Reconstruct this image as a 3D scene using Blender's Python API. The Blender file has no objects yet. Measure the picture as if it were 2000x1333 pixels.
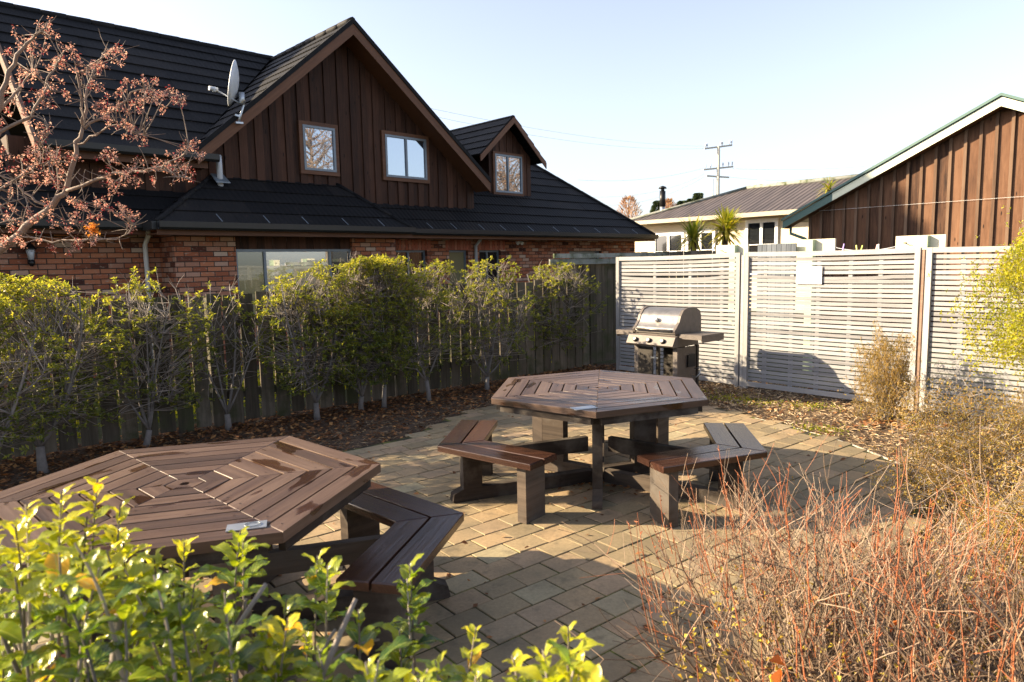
import bpy, math, random
from mathutils import Vector, Matrix, noise
R=math.radians
random.seed(7)
rnd=random.random
def ru(a,b): return a+(b-a)*rnd()
sc=bpy.context.scene; col=sc.collection
# ------------------------------------------------------------ camera
F_PX=1340.0; PITCH=.113; ROLL=-.02; HC=1.7
cp,sp=math.cos(PITCH),math.sin(PITCH); cr,sr=math.cos(ROLL),math.sin(ROLL)
_fw=Vector((0,cp,-sp)); _u0=Vector((0,sp,cp)); _r0=Vector((1,0,0))
_r=_r0*cr+_u0*sr; _u=_u0*cr-_r0*sr
cam=bpy.data.cameras.new('camera'); co=bpy.data.objects.new('camera',cam); col.objects.link(co)
m=Matrix((_r,_u,-_fw)).transposed().to_4x4(); m.translation=Vector((0,0,HC)); co.matrix_world=m
cam.sensor_width=36; cam.lens=F_PX/2000*36; cam.clip_end=2000; cam.clip_start=.05
cam.dof.use_dof=True; cam.dof.focus_distance=6.0; cam.dof.aperture_fstop=5.0
sc.camera=co
# ------------------------------------------------------------ light
SUN_AZ=176.5; SUN_EL=23.0     # math azimuth (from +X, anticlockwise)
w=bpy.data.worlds.new('World'); sc.world=w; w.use_nodes=True
nt=w.node_tree; bg=nt.nodes['Background']; sky=nt.nodes.new('ShaderNodeTexSky'); sky.sky_type='NISHITA'
sky.sun_disc=False; sky.sun_elevation=R(SUN_EL); sky.sun_rotation=R(90-SUN_AZ); sky.air_density=1.0; sky.dust_density=1.6; sky.ozone_density=2.2
hs_=nt.nodes.new('ShaderNodeHueSaturation'); hs_.inputs['Saturation'].default_value=.60; nt.links.new(sky.outputs[0],hs_.inputs['Color'])
mu_=nt.nodes.new('ShaderNodeMixRGB'); mu_.blend_type='MULTIPLY'; mu_.inputs[0].default_value=1; mu_.inputs[2].default_value=(1.02,.985,1.02,1); nt.links.new(hs_.outputs[0],mu_.inputs[1])
nt.links.new(mu_.outputs[0],bg.inputs[0]); bg.inputs[1].default_value=.088
sd=bpy.data.lights.new('sun','SUN'); sd.energy=5.0; sd.angle=R(.5); sd.color=(1,.80,.54)
so=bpy.data.objects.new('sun',sd); col.objects.link(so)
sdir=Vector((math.cos(R(SUN_AZ))*math.cos(R(SUN_EL)),math.sin(R(SUN_AZ))*math.cos(R(SUN_EL)),math.sin(R(SUN_EL))))
so.rotation_euler=sdir.to_track_quat('Z','Y').to_euler(); so.location=sdir*50
sc.view_settings.view_transform='Standard'; sc.view_settings.look='None'; sc.view_settings.exposure=1.88; sc.view_settings.gamma=1
# ------------------------------------------------------------ survey helpers: sight lines of the photograph met with real planes
def ray(px,py): return _fw*F_PX+_r*(px-1000)-_u*(py-666.5)
def G(px,py,z=0.0):
    d=ray(px,py); return d*((z-HC)/d.z)+Vector((0,0,HC))
def D(px,py,y):
    d=ray(px,py); return d*(y/d.y)+Vector((0,0,HC))
def V(px,py,P,dr):
    d=ray(px,py); n=Vector((-dr[1],dr[0],0)); t=(n.x*P[0]+n.y*P[1])/(n.x*d.x+n.y*d.y); return d*t+Vector((0,0,HC))
# ------------------------------------------------------------ mesh builder
class MB:
    def __init__(s): s.v=[];s.f=[];s.uv=[];s.t=[];s.sm=[]
    def face(s,pts,uv=None,tone=None,smooth=False):
        b=len(s.v); s.v+= [tuple(p) for p in pts]; s.f.append(tuple(range(b,b+len(pts))))
        s.uv+= uv if uv else [(0,0)]*len(pts); s.t.append(rnd() if tone is None else tone); s.sm.append(smooth)
    def grid(s,verts,faces,uv=None,tone=0.5,smooth=True):
        b=len(s.v); s.v+=[tuple(p) for p in verts]; s.uv+= uv if uv else [(0,0)]*len(verts)
        for f in faces: s.f.append(tuple(i+b for i in f)); s.t.append(tone); s.sm.append(smooth)
    def prism(s,poly,ext,udir,tone=None,bev=0):
        """poly: planar loop of Vectors; ext: extrusion vector; udir: grain direction"""
        tone=rnd() if tone is None else tone
        U=Vector(udir).normalized(); E=Vector(ext); off=(rnd()*9,rnd()*9)
        n=E.normalized(); W=n.cross(U)
        P=[Vector(p) for p in poly]
        area=Vector((0,0,0))
        for i in range(len(P)): area+=P[i].cross(P[(i+1)%len(P)])
        if area.dot(E)<0: P=P[::-1]
        def uvof(p,k=0): return (p.dot(U)+off[0],p.dot(W)+p.dot(n)*.7+off[1])
        if bev:
            c=sum(P,Vector())/len(P)
            Q=[p+(c-p).normalized()*bev*1.4 for p in P]
            T=[q+E for q in Q]; M_=[p+E*(1-bev/E.length) for p in P]
            s.face(T,[uvof(p) for p in T],tone)
            for i in range(len(P)):
                j=(i+1)%len(P)
                q=[M_[i],M_[j],T[j],T[i]]; s.face(q,[uvof(p) for p in q],tone)
                q=[P[i],P[j],M_[j],M_[i]]; s.face(q,[uvof(p) for p in q],tone)
        else:
            T=[p+E for p in P]; s.face(T,[uvof(p) for p in T],tone)
            for i in range(len(P)):
                j=(i+1)%len(P); q=[P[i],P[j],T[j],T[i]]; s.face(q,[uvof(p) for p in q],tone)
        B=P[::-1]; s.face(B,[uvof(p) for p in B],tone)
    def box(s,c,ax,ay,az,udir=None,tone=None,bev=0):
        c=Vector(c);ax=Vector(ax);ay=Vector(ay);az=Vector(az)   # half vectors; extruded along az
        P=[c-ax-ay-az,c+ax-ay-az,c+ax+ay-az,c-ax+ay-az]
        L=max((ax,ay,az),key=lambda q:q.length)
        s.prism(P,az*2,udir or L,tone,bev)
    def beam(s,a,b,side,w,h,tone=None,bev=0):
        a=Vector(a);b=Vector(b);d=(b-a); side=Vector(side).normalized()*w/2; up=d.cross(side).normalized()*h/2
        P=[a-side-up,a+side-up,b+side-up,b-side-up]; s.prism(P,up*2,d,tone,bev)
    def tube(s,pts,rs,n=6,tone=None,cap=True):
        tone=rnd() if tone is None else tone
        pts=[Vector(p) for p in pts]
        if isinstance(rs,(int,float)): rs=[rs]*len(pts)
        b=len(s.v); prev=None; L=0
        for i,p in enumerate(pts):
            d=(pts[min(i+1,len(pts)-1)]-pts[max(i-1,0)])
            if d.length<1e-9: d=Vector((0,0,1))
            d.normalize()
            if prev is None: a=d.orthogonal().normalized()
            else:
                a=prev-d*prev.dot(d)
                a=a.normalized() if a.length>1e-6 else d.orthogonal().normalized()
            prev=a; c=d.cross(a)
            if i: L+=(p-pts[i-1]).length
            for k in range(n):
                t=2*math.pi*k/n; s.v.append(tuple(p+(a*math.cos(t)+c*math.sin(t))*rs[i])); s.uv.append((L,k/n*.2))
        for i in range(len(pts)-1):
            for k in range(n):
                k2=(k+1)%n; s.f.append((b+i*n+k,b+i*n+k2,b+(i+1)*n+k2,b+(i+1)*n+k)); s.t.append(tone); s.sm.append(True)
        if cap and n>=3:
            s.f.append(tuple(b+(len(pts)-1)*n+k for k in range(n))); s.t.append(tone); s.sm.append(False)
            s.f.append(tuple(b+k for k in range(n))[::-1]); s.t.append(tone); s.sm.append(False)
    def build(s,name,mat,parent=None,**kw):
        me=bpy.data.meshes.new(name); me.from_pydata(s.v,[],s.f); me.update()
        ul=me.uv_layers.new(name='UVMap'); vi=[0]*len(me.loops); me.loops.foreach_get('vertex_index',vi)
        flat=[]; 
        for i in vi: flat+=s.uv[i]
        ul.data.foreach_set('uv',flat)
        a=me.attributes.new('tone','FLOAT','FACE'); a.data.foreach_set('value',s.t)
        me.polygons.foreach_set('use_smooth',s.sm)
        me.materials.append(mat); o=bpy.data.objects.new(name,me); col.objects.link(o)
        if parent: 
            o.parent=parent; o.matrix_parent_inverse=parent_inv(parent)
        tag(o,**kw); return o
def parent_inv(p):
    bpy.context.view_layer.update() if False else None
    return Matrix.Translation(p.location).inverted() if p.parent is None else p['_pi_'] if '_pi_' in p else Matrix.Translation(p.parent.location).inverted() @ Matrix() if False else Matrix()
def tag(o,label=None,cat=None,group=None,kind=None):
    if label: o['label']=label
    if cat: o['category']=cat
    if group: o['group']=group
    if kind: o['kind']=kind
def empty(name,loc,label,cat,group=None):
    o=bpy.data.objects.new(name,None); o.location=Vector(loc); o.empty_display_size=.2; col.objects.link(o); tag(o,label,cat,group); return o
# ------------------------------------------------------------ materials
def lin(c):  # sRGB 0-255 -> linear
    return tuple(((x/255)/12.92 if x/255<=.04045 else ((x/255+.055)/1.055)**2.4) for x in c)
class NM:
    def __init__(s,name):
        s.m=bpy.data.materials.new(name); s.m.use_nodes=True; s.n=s.m.node_tree; s.p=s.n.nodes['Principled BSDF']
    def node(s,t,**k):
        x=s.n.nodes.new(t)
        for a,b in k.items():
            if a[0]=='_': x.inputs[a[1:]].default_value=b
            else: setattr(x,a,b)
        return x
    def l(s,a,b): s.n.links.new(a,b)
    def coord(s,kind='UV',scale=(1,1,1)):
        tc=s.node('ShaderNodeTexCoord'); mp=s.node('ShaderNodeMapping'); mp.inputs['Scale'].default_value=scale; s.l(tc.outputs[kind],mp.inputs[0]); return mp.outputs[0]
    def noise(s,vec,scale=5,detail=4,rough=.6):
        x=s.node('ShaderNodeTexNoise'); x.inputs['Scale'].default_value=scale; x.inputs['Detail'].default_value=detail; x.inputs['Roughness'].default_value=rough; s.l(vec,x.inputs['Vector']); return x.outputs['Fac']
    def ramp(s,fac,stops,interp='LINEAR'):
        x=s.node('ShaderNodeValToRGB'); e=x.color_ramp.elements; x.color_ramp.interpolation=interp
        while len(e)<len(stops): e.new(.5)
        for i,(p,c) in enumerate(stops): e[i].position=p; e[i].color=(*c,1) if len(c)==3 else c
        s.l(fac,x.inputs[0]); return x.outputs[0]
    def mix(s,f,a,b,bt='MIX'):
        x=s.node('ShaderNodeMixRGB',blend_type=bt)
        for i,q in ((0,f),(1,a),(2,b)):
            if isinstance(q,(int,float)): x.inputs[i].default_value=q
            elif isinstance(q,tuple): x.inputs[i].default_value=(*q,1)
            else: s.l(q,x.inputs[i])
        return x.outputs[0]
    def math(s,op,a,b=0,c=None):
        x=s.node('ShaderNodeMath',operation=op)
        for i,q in ((0,a),(1,b),(2,c)):
            if q is None: continue
            if isinstance(q,(int,float)): x.inputs[i].default_value=q
            else: s.l(q,x.inputs[i])
        return x.outputs[0]
    def tone(s):
        x=s.node('ShaderNodeAttribute'); x.attribute_name='tone'; return x.outputs['Fac']
    def bump(s,h,st=.3,d=.01):
        x=s.node('ShaderNodeBump'); x.inputs['Strength'].default_value=st; x.inputs['Distance'].default_value=d; s.l(h,x.inputs['Height']); s.l(x.outputs[0],s.p.inputs['Normal'])
    def base(s,c):
        if isinstance(c,tuple): s.p.inputs['Base Color'].default_value=(*c,1)
        else: s.l(c,s.p.inputs['Base Color'])
    def rough(s,r):
        if isinstance(r,(int,float)): s.p.inputs['Roughness'].default_value=r
        else: s.l(r,s.p.inputs['Roughness'])
def wood(name,dark,mid,light,rough=.75,grain=34,spec=.3,knots=False,stain=None,wet=False,weather=None):
    k=NM(name); uv=k.coord('UV',(1.6,grain,1)); g=k.noise(uv,1.0,6,.65); uv2=k.coord('UV',(1.2,2.5,1)); n2=k.noise(uv2,2.0,4)
    f=k.math('ADD',k.math('MULTIPLY',g,.55),k.math('ADD',k.math('MULTIPLY',n2,.2),k.math('MULTIPLY',k.tone(),.28)))
    c=k.ramp(f,[(.28,dark),(.5,mid),(.78,light)])
    if weather:
        ob=k.coord('Object'); n=k.noise(ob,3.2,5); c=k.mix(k.ramp(n,[(.48,(0,0,0)),(.66,(1,1,1))]),c,weather)
    k.rough(rough); k.p.inputs['Specular IOR Level'].default_value=spec
    if knots:
        uvk=k.coord('UV',(2.4,9,1)); vo=k.node('ShaderNodeTexVoronoi'); vo.inputs['Scale'].default_value=1.0; k.l(uvk,vo.inputs['Vector'])
        c=k.mix(k.ramp(vo.outputs['Distance'],[(.06,(1,1,1)),(.13,(0,0,0))]),c,tuple(x*.45 for x in dark))
    if wet:
        ob=k.coord('Object',(1,1,1)); uvw=k.coord('UV',(1.6,5,1)); nw=k.noise(uvw,1.6,2.5,.45)
        mk=k.ramp(nw,[(.60,(0,0,0)),(.635,(1,1,1))]); c=k.mix(mk,c,k.mix(1.0,c,(.42,.31,.25),'MULTIPLY'))
        k.rough(k.math('SUBTRACT',rough,k.math('MULTIPLY',mk,rough-.16)))
    k.base(c); k.bump(g,.55,.005); return k.m
def plain(name,c,rough=.6,metal=0,var=.12,scale=12,bump=0,spec=.5):
    k=NM(name); ob=k.coord('Object'); n=k.noise(ob,scale,4)
    k.base(k.mix(n,tuple(max(0,x*(1-var)) for x in c),tuple(min(1,x*(1+var)) for x in c))); k.rough(rough); k.p.inputs['Metallic'].default_value=metal
    k.p.inputs['Specular IOR Level'].default_value=spec
    if bump: k.bump(n,bump,.01)
    return k.m
def leafmat(name,stops,rough=.42,trans=.45,spec=.5,tcol=None,spot=False):
    k=NM(name); c=k.ramp(k.tone(),stops)
    if spot:
        n=k.noise(k.coord('Object'),32,4); c=k.mix(k.ramp(n,[(.45,(0,0,0)),(.8,(.35,.35,.35))]),c,(.40,.36,.03)); n2=k.noise(k.coord('Object'),90,3); c=k.mix(k.ramp(n2,[(.66,(0,0,0)),(.72,(.8,.8,.8))]),c,(.16,.07,.02))
        uv=k.coord('UV'); sx=k.node('ShaderNodeSeparateXYZ'); k.l(uv,sx.inputs[0]); v=k.math('ABSOLUTE',sx.outputs['X']); c=k.mix(k.ramp(v,[(.03,(.6,.6,.6)),(.10,(0,0,0))]),c,(.40,.46,.10))
        w=k.node('ShaderNodeTexWave'); w.inputs['Scale'].default_value=1.6; w.bands_direction='DIAGONAL'; k.l(uv,w.inputs['Vector']); k.bump(w.outputs['Fac'],.25,.002)
    k.base(c); k.rough(rough); k.p.inputs['Specular IOR Level'].default_value=spec
    tr=k.node('ShaderNodeBsdfTranslucent'); mx=k.node('ShaderNodeMixShader'); mx.inputs[0].default_value=trans
    k.l(k.mix(1.0,c,tcol or (1.6,1.5,.55),'MULTIPLY'),tr.inputs[0]); out=k.n.nodes['Material Output']
    k.l(k.p.outputs[0],mx.inputs[1]); k.l(tr.outputs[0],mx.inputs[2]); k.l(mx.outputs[0],out.inputs[0]); return k.m
M={}
M['gable']=wood('stained_boards',(.018,.008,.005),(.052,.022,.012),(.10,.044,.026),.7,22,.25,knots=True)
M['trim']=wood('stained_trim',(.06,.025,.013),(.11,.048,.024),(.17,.08,.042),.6,22,.3)
M['shedwood']=wood('shed_boards',(.018,.008,.005),(.105,.05,.026),(.20,.105,.058),.75,18,.25,knots=True)
M['shedbatten']=wood('shed_battens',(.05,.028,.017),(.11,.065,.04),(.18,.115,.075),.75,18,.25)
M['tabletop']=wood('oiled_table_planks',(.026,.015,.010),(.075,.045,.031),(.165,.11,.078),.38,30,.4,wet=True)
M['seat']=wood('wet_seat_planks',(.014,.007,.005),(.034,.015,.010),(.08,.036,.022),.24,30,.5)
M['seatdry']=wood('bleached_seat_planks',(.14,.09,.065),(.26,.19,.145),(.4,.32,.26),.7,30,.3)
M['leg']=wood('weathered_legs',(.014,.011,.009),(.042,.032,.025),(.13,.10,.075),.85,26,.2,weather=(.095,.083,.07))
M['paling']=wood('grey_palings',(.035,.030,.023),(.09,.076,.058),(.19,.16,.125),.9,24,.15,weather=(.055,.058,.03))
M['oldrail']=wood('lichened_rail',(.10,.11,.10),(.2,.21,.19),(.33,.34,.31),.9,20,.15,weather=(.06,.075,.035))
M['slat']=wood('silvered_slats',(.15,.15,.155),(.25,.25,.255),(.35,.35,.35),.8,26,.2)
M['frame']=wood('silvered_frame',(.22,.215,.21),(.31,.305,.30),(.40,.39,.38),.8,22,.2)
M['post']=wood('brown_post',(.10,.06,.04),(.2,.13,.095),(.3,.21,.16),.8,22,.2)
M['slatshade']=M['slat']
def brickmat():
    k=NM('red_bricks'); uv=k.coord('UV'); b=k.node('ShaderNodeTexBrick'); k.l(uv,b.inputs['Vector'])
    b.inputs['Scale'].default_value=1; b.inputs['Brick Width'].default_value=.235; b.inputs['Row Height'].default_value=.083; b.inputs['Mortar Size'].default_value=.008; b.inputs['Mortar Smooth'].default_value=.25
    b.offset=.5; b.inputs['Color1'].default_value=(0,0,0,1); b.inputs['Color2'].default_value=(1,1,1,1); b.inputs['Mortar'].default_value=(.5,.5,.5,1)
    c=k.ramp(b.outputs['Color'],[(0,(.07,.03,.025)),(.14,(.28,.095,.052)),(.4,(.44,.155,.08)),(.6,(.52,.21,.11)),(.78,(.42,.21,.14)),(.9,(.52,.30,.21)),(1,(.60,.45,.35))])
    n=k.noise(k.coord('UV',(1,2.2,1)),14,5); c=k.mix(k.ramp(n,[(.56,(0,0,0)),(.70,(.85,.85,.85))]),c,(.48,.37,.29)); n3=k.noise(uv,60,3)
    c=k.mix(.5,c,k.mix(n3,(.25,.25,.25),(1,1,1)),'MULTIPLY')
    c=k.mix(b.outputs['Fac'],c,(.06,.045,.038)); k.base(c); k.rough(.9); k.p.inputs['Specular IOR Level'].default_value=.2
    h=k.math('ADD',k.math('MULTIPLY',b.outputs['Fac'],-1.0),k.math('MULTIPLY',n3,.35)); k.bump(h,.8,.012); return k.m
M['brick']=brickmat()
def roofmat():
    k=NM('dark_roof_tiles'); uv=k.coord('UV'); wv=k.node('ShaderNodeTexWave'); wv.wave_type='BANDS'; wv.bands_direction='X'; wv.inputs['Scale'].default_value=1.15; wv.inputs['Distortion'].default_value=.3; k.l(uv,wv.inputs['Vector'])
    n=k.noise(k.coord('Object'),90,4); n2=k.noise(k.coord('Object'),1.3,3)
    c=k.ramp(k.math('ADD',k.math('MULTIPLY',n,.6),k.math('ADD',k.math('MULTIPLY',k.tone(),.25),k.math('MULTIPLY',n2,.25))),[(.3,(.004,.004,.005)),(.6,(.009,.009,.010)),(.85,(.028,.023,.020))])
    n5=k.noise(k.coord('Object'),3.5,6,.7); c=k.mix(k.ramp(n5,[(.6,(0,0,0)),(.75,(.5,.5,.5))]),c,(.045,.036,.028))
    k.base(c); k.rough(.72); k.p.inputs['Specular IOR Level'].default_value=.2; k.bump(k.math('ADD',wv.outputs['Fac'],k.math('MULTIPLY',n,.5)),.6,.012); return k.m
M['roof']=roofmat()
def corrug():
    k=NM('corrugated_iron'); uv=k.coord('UV'); wv=k.node('ShaderNodeTexWave'); wv.wave_type='BANDS'; wv.bands_direction='X'; wv.inputs['Scale'].default_value=1.6; k.l(uv,wv.inputs['Vector'])
    n=k.noise(k.coord('UV',(1,.15,1)),4,4); k.base(k.ramp(n,[(.3,(.035,.029,.029)),(.7,(.085,.07,.067))])); k.rough(.6); k.bump(wv.outputs['Fac'],.9,.03); return k.m
M['iron']=corrug()
def glass(name,dark,fac,tint=(.8,.9,1)):
    k=NM(name); k.base(dark); k.rough(.12); g=k.node('ShaderNodeBsdfGlossy'); g.inputs['Roughness'].default_value=.015; g.inputs['Color'].default_value=(*tint,1)
    mx=k.node('ShaderNodeMixShader'); mx.inputs[0].default_value=fac; out=k.n.nodes['Material Output']; k.l(k.p.outputs[0],mx.inputs[1]); k.l(g.outputs[0],mx.inputs[2]); k.l(mx.outputs[0],out.inputs[0]); return k.m
M['glass']=glass('sky_glass',(.03,.04,.05),.36); M['darkglass']=glass('dark_glass',(.012,.014,.016),.035); M['olive']=glass('blind_glass',(.20,.19,.10),.12); M['cream_reflection']=glass('painted_reflection_glass',(.62,.52,.33),.3)  # cream pane: reflection of the sunlit surroundings painted into its base colour
M['alu']=plain('grey_aluminium',(.16,.19,.22),.45,.3); M['gutter']=plain('dark_gutter',(.018,.018,.018),.4,.2)
M['white']=plain('white_paint',(.75,.75,.73),.5); M['pvc']=plain('grey_pipe',(.42,.45,.48),.45); M['black']=plain('black_metal',(.012,.012,.013),.4,.3)
M['cream']=plain('cream_plaster',(.62,.53,.38),.9,0,.06,25,.3); M['creamtrim']=plain('cream_trim',(.66,.68,.52),.6); M['green']=plain('green_trim_and_shade',(.06,.125,.11),.5)
M['palegreen']=plain('pale_green_paint',(.36,.45,.30),.6); M['creamboard']=plain('cream_board',(.68,.62,.45),.6)
M['galv']=plain('galvanised_metal',(.42,.45,.48),.38,.8,.25,30); M['dish']=plain('dish_grey',(.5,.53,.57),.5,.1)
M['steel']=plain('weathered_stainless',(.27,.255,.235),.36,.8,.45,18,.15); M['steelside']=plain('dull_enamel',(.11,.093,.082),.55,.2,.5,14); M['bbqdark']=plain('grimy_black_steel',(.035,.03,.025),.5,.4,.5,20)
M['concrete']=plain('concrete_edging',(.42,.38,.31),.9,0,.2,30,.4)
M['polewood']=plain('pale_pole_timber',(.42,.41,.35),.8,0,.15); M['wire']=plain('grey_wire',(.45,.48,.52),.6)
M['bark']=plain('grey_bark',(.17,.155,.145),.9,0,.45,30,.5); M['barkpale']=plain('pale_bark',(.21,.155,.12),.8,0,.4,25,.5); M['barkbrown']=plain('brown_bark',(.10,.065,.045),.9,0,.4,30,.5)
k=NM('twig_bark'); k.base(k.ramp(k.tone(),[(0,(.06,.042,.03)),(.35,(.20,.135,.085)),(.55,(.36,.26,.175)),(.62,(.22,.085,.038)),(1,(.36,.11,.04))])); k.rough(.6); M['twig']=k.m
k=NM('grey_twigs'); k.base(k.ramp(k.tone(),[(0,(.07,.06,.05)),(.6,(.22,.185,.155)),(1,(.40,.34,.29))])); k.rough(.7); M['greytwig']=k.m
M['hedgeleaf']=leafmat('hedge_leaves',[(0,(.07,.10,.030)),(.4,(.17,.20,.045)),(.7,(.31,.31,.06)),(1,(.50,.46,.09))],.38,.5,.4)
M['foreleaf']=leafmat('glossy_leaves',[(0,(.025,.065,.012)),(.33,(.10,.17,.018)),(.65,(.32,.36,.025)),(.95,(.55,.50,.035)),(1,(.60,.34,.02))],.24,.42,.6,(1.7,1.6,.4),spot=True)
M['yellowleaf']=leafmat('yellow_green_leaves',[(0,(.12,.17,.012)),(.5,(.36,.36,.025)),(1,(.56,.50,.04))],.5,.45,.3)
M['coprosma']=leafmat('bronze_leaves',[(0,(.14,.09,.025)),(.4,(.36,.22,.065)),(.7,(.28,.24,.05)),(1,(.56,.34,.14))],.6,.35,.2)
M['wispy']=leafmat('straw_leaves',[(0,(.14,.12,.03)),(.5,(.38,.26,.09)),(1,(.52,.38,.17))],.6,.35,.2)
M['blossom']=leafmat('pink_bracts',[(0,(.14,.012,.022)),(.25,(.34,.05,.06)),(.4,(.55,.28,.23)),(.8,(.70,.46,.36)),(1,(.78,.60,.48))],.7,.4,.2,(1.2,1.0,.9))
M['orangeleaf']=leafmat('orange_leaves',[(0,(.50,.20,.04)),(1,(.66,.38,.10))],.6,.45,.2,(1.3,1,.6))
M['palm']=leafmat('strap_leaves',[(0,(.05,.09,.012)),(.5,(.18,.22,.025)),(1,(.42,.36,.06))],.45,.35,.4)
M['conifer']=leafmat('conifer_needles',[(0,(.03,.05,.03)),(1,(.09,.12,.05))],.8,.08,.1); M['baretwigs']=leafmat('autumn_twigs',[(0,(.30,.17,.11)),(1,(.5,.32,.2))],.8,.3,.1)
M['litter']=leafmat('fallen_leaves',[(0,(.06,.032,.017)),(.35,(.15,.07,.032)),(.7,(.28,.13,.055)),(1,(.48,.26,.10))],.75,.2,.2,(1.3,1,.6))
M['chips']=leafmat('bark_chips',[(0,(.05,.035,.025)),(.4,(.20,.14,.085)),(.75,(.42,.30,.17)),(1,(.62,.50,.33))],.85,.05,.2)
M['deadleaf']=leafmat('dead_leaves',[(0,(.28,.08,.02)),(.4,(.5,.16,.04)),(.6,(.55,.42,.06)),(1,(.62,.52,.10))],.6,.4,.2,(1.3,1,.5))
k=NM('mulch_soil'); n=k.noise(k.coord('Object'),38,8,.75); k.base(k.ramp(n,[(.3,(.025,.017,.011)),(.55,(.10,.062,.035)),(.75,(.22,.15,.09))])); k.rough(.95); k.bump(n,.9,.03); M['soil']=k.m
k=NM('rough_grass'); n=k.noise(k.coord('Object'),20,6,.7); n2=k.noise(k.coord('Object'),.5,3); k.base(k.mix(n2,k.ramp(n,[(.3,(.015,.026,.008)),(.7,(.05,.07,.018))]),k.ramp(n,[(.3,(.03,.03,.015)),(.7,(.09,.08,.035))]))); k.rough(.95); k.bump(n,.9,.03); M['grass']=k.m
k=NM('mossy_joint_sand'); n=k.noise(k.coord('Object'),9,6,.7); k.base(k.ramp(n,[(.40,(.012,.010,.007)),(.52,(.045,.048,.008)),(.66,(.14,.15,.02))])); k.rough(.95); M['joint']=k.m
k=NM('concrete_pavers'); n=k.noise(k.coord('Object'),55,6,.7); n2=k.noise(k.coord('Object'),2.2,4)
c=k.ramp(k.tone(),[(0,(.22,.17,.10)),(.3,(.33,.255,.145)),(.6,(.38,.27,.15)),(.8,(.38,.27,.165)),(1,(.35,.30,.18))])
c=k.mix(.55,c,k.ramp(n,[(.3,(.45,.45,.45)),(.7,(1,1,1))]),'MULTIPLY'); c=k.mix(k.ramp(n2,[(.42,(0,0,0)),(.75,(.7,.7,.7))]),c,(.13,.11,.07)); n6=k.noise(k.coord('Object'),11,5); c=k.mix(k.ramp(n6,[(.56,(0,0,0)),(.7,(.55,.55,.55))]),c,(.10,.085,.055)); k.base(c); k.rough(.8); k.p.inputs['Specular IOR Level'].default_value=.35; k.bump(n,.45,.004); M['paver']=k.m
# ------------------------------------------------------------ clipping of convex polygons in 2D
def clip(poly,a,b,c):   # keep a*x+b*y<=c
    out=[]
    for i in range(len(poly)):
        p=poly[i];q=poly[(i+1)%len(poly)]; fp=a*p[0]+b*p[1]-c; fq=a*q[0]+b*q[1]-c
        if fp<=0: out.append(p)
        if (fp<0)!=(fq<0) and abs(fp-fq)>1e-12:
            t=fp/(fp-fq); out.append((p[0]+(q[0]-p[0])*t,p[1]+(q[1]-p[1])*t))
    return out
def area2(p): return abs(sum(p[i][0]*p[(i+1)%len(p)][1]-p[(i+1)%len(p)][0]*p[i][1] for i in range(len(p))))/2
def inside(poly,x,y):
    r=False
    for i in range(len(poly)):
        a=poly[i];b=poly[i-1]
        if (a[1]>y)!=(b[1]>y) and x<(b[0]-a[0])*(y-a[1])/(b[1]-a[1])+a[0]: r=not r
    return r
# ============================================================ GROUND
def sheet(name,poly,z,mat,thick=0,**kw):
    mb=MB(); mb.face([(x,y,z) for x,y in poly],[(x,y) for x,y in poly],.5); return mb.build(name,mat,None,**kw)
sheet('ground',[(-300,-60),(300,-60),(300,600),(-300,600)],-.012,M['grass'],kind='structure')
SD=Vector((.6648,-.7471,0)); SN=Vector((.7471,.6648,0))       # screen line direction / its back normal
FD=Vector((math.cos(R(40.8)),math.sin(R(40.8)),0)); FN=Vector((-FD.y,FD.x,0))
S0=G(1207,727); F0=G(30,905)
corner=Vector((1.55,10.72,0))
bed=[tuple((F0-FD*4)[:2]),tuple(corner[:2]),tuple((S0+SD*7.5)[:2]),(7,-2),(-9,-2)]
bed=[tuple((F0-FD*5+FN*.5)[:2]),tuple((corner+FN*.5+SN*.5)[:2]),tuple((S0+SD*7.5+SN*.5)[:2]),(7,-2),(-9,-2)]
# bed surface with gentle relief
def bedmesh():
    mb=MB(); st=.16; idx={}; vs=[];fs=[]
    nx=int(18/st)
    def key(i,j):
        if (i,j) not in idx:
            x=-9+i*st;y=-1+j*st; z=.004+.012*noise.noise(Vector((x*1.7,y*1.7,0)))
            idx[(i,j)]=len(vs); vs.append((x,y,z))
        return idx[(i,j)]
    for i in range(nx):
        for j in range(int(13/st)):
            if inside(bed,-9+(i+.5)*st,-1+(j+.5)*st): fs.append((key(i,j),key(i+1,j),key(i+1,j+1),key(i,j+1)))
    mb.grid(vs,fs,None,.5,True); return mb.build('garden_bed',M['soil'],None,kind='structure')
bedmesh()
pavepoly=[(-2.9,5.15),(-2.2,5.75),(-1.448,6.2),(-1.0,6.62),(-.75,7.3),(-.3,7.95),(.4,8.35),(1.2,8.45),(1.9,8.1),(2.35,7.55),(2.72,6.775),(3.0,6.07),(3.1,5.36),(2.85,4.6),(2.35,3.9),(1.75,3.35),(1.2,2.8),(.8,2.2),(.6,1.2),(.5,.2),(-2.6,.2),(-3.6,2.6)]
mb=MB()
ctr=(-.1,4.4)
for i in range(len(pavepoly)): 
    a=pavepoly[i];b=pavepoly[(i+1)%len(pavepoly)]; mb.face([(*ctr,.026),(*b,.026),(*a,.026)],None,.5)
mb.build('paving_joints',M['joint'],None,kind='structure')
mb=MB()
pd=Vector((math.cos(R(38.5)),math.sin(R(38.5)),0)); pn=Vector((-pd.y,pd.x,0)); JZ=.0265; P0=G(950+275/6.664,1080+352/6.664)
PL,PW,J=.2265,.1715,.0085
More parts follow.
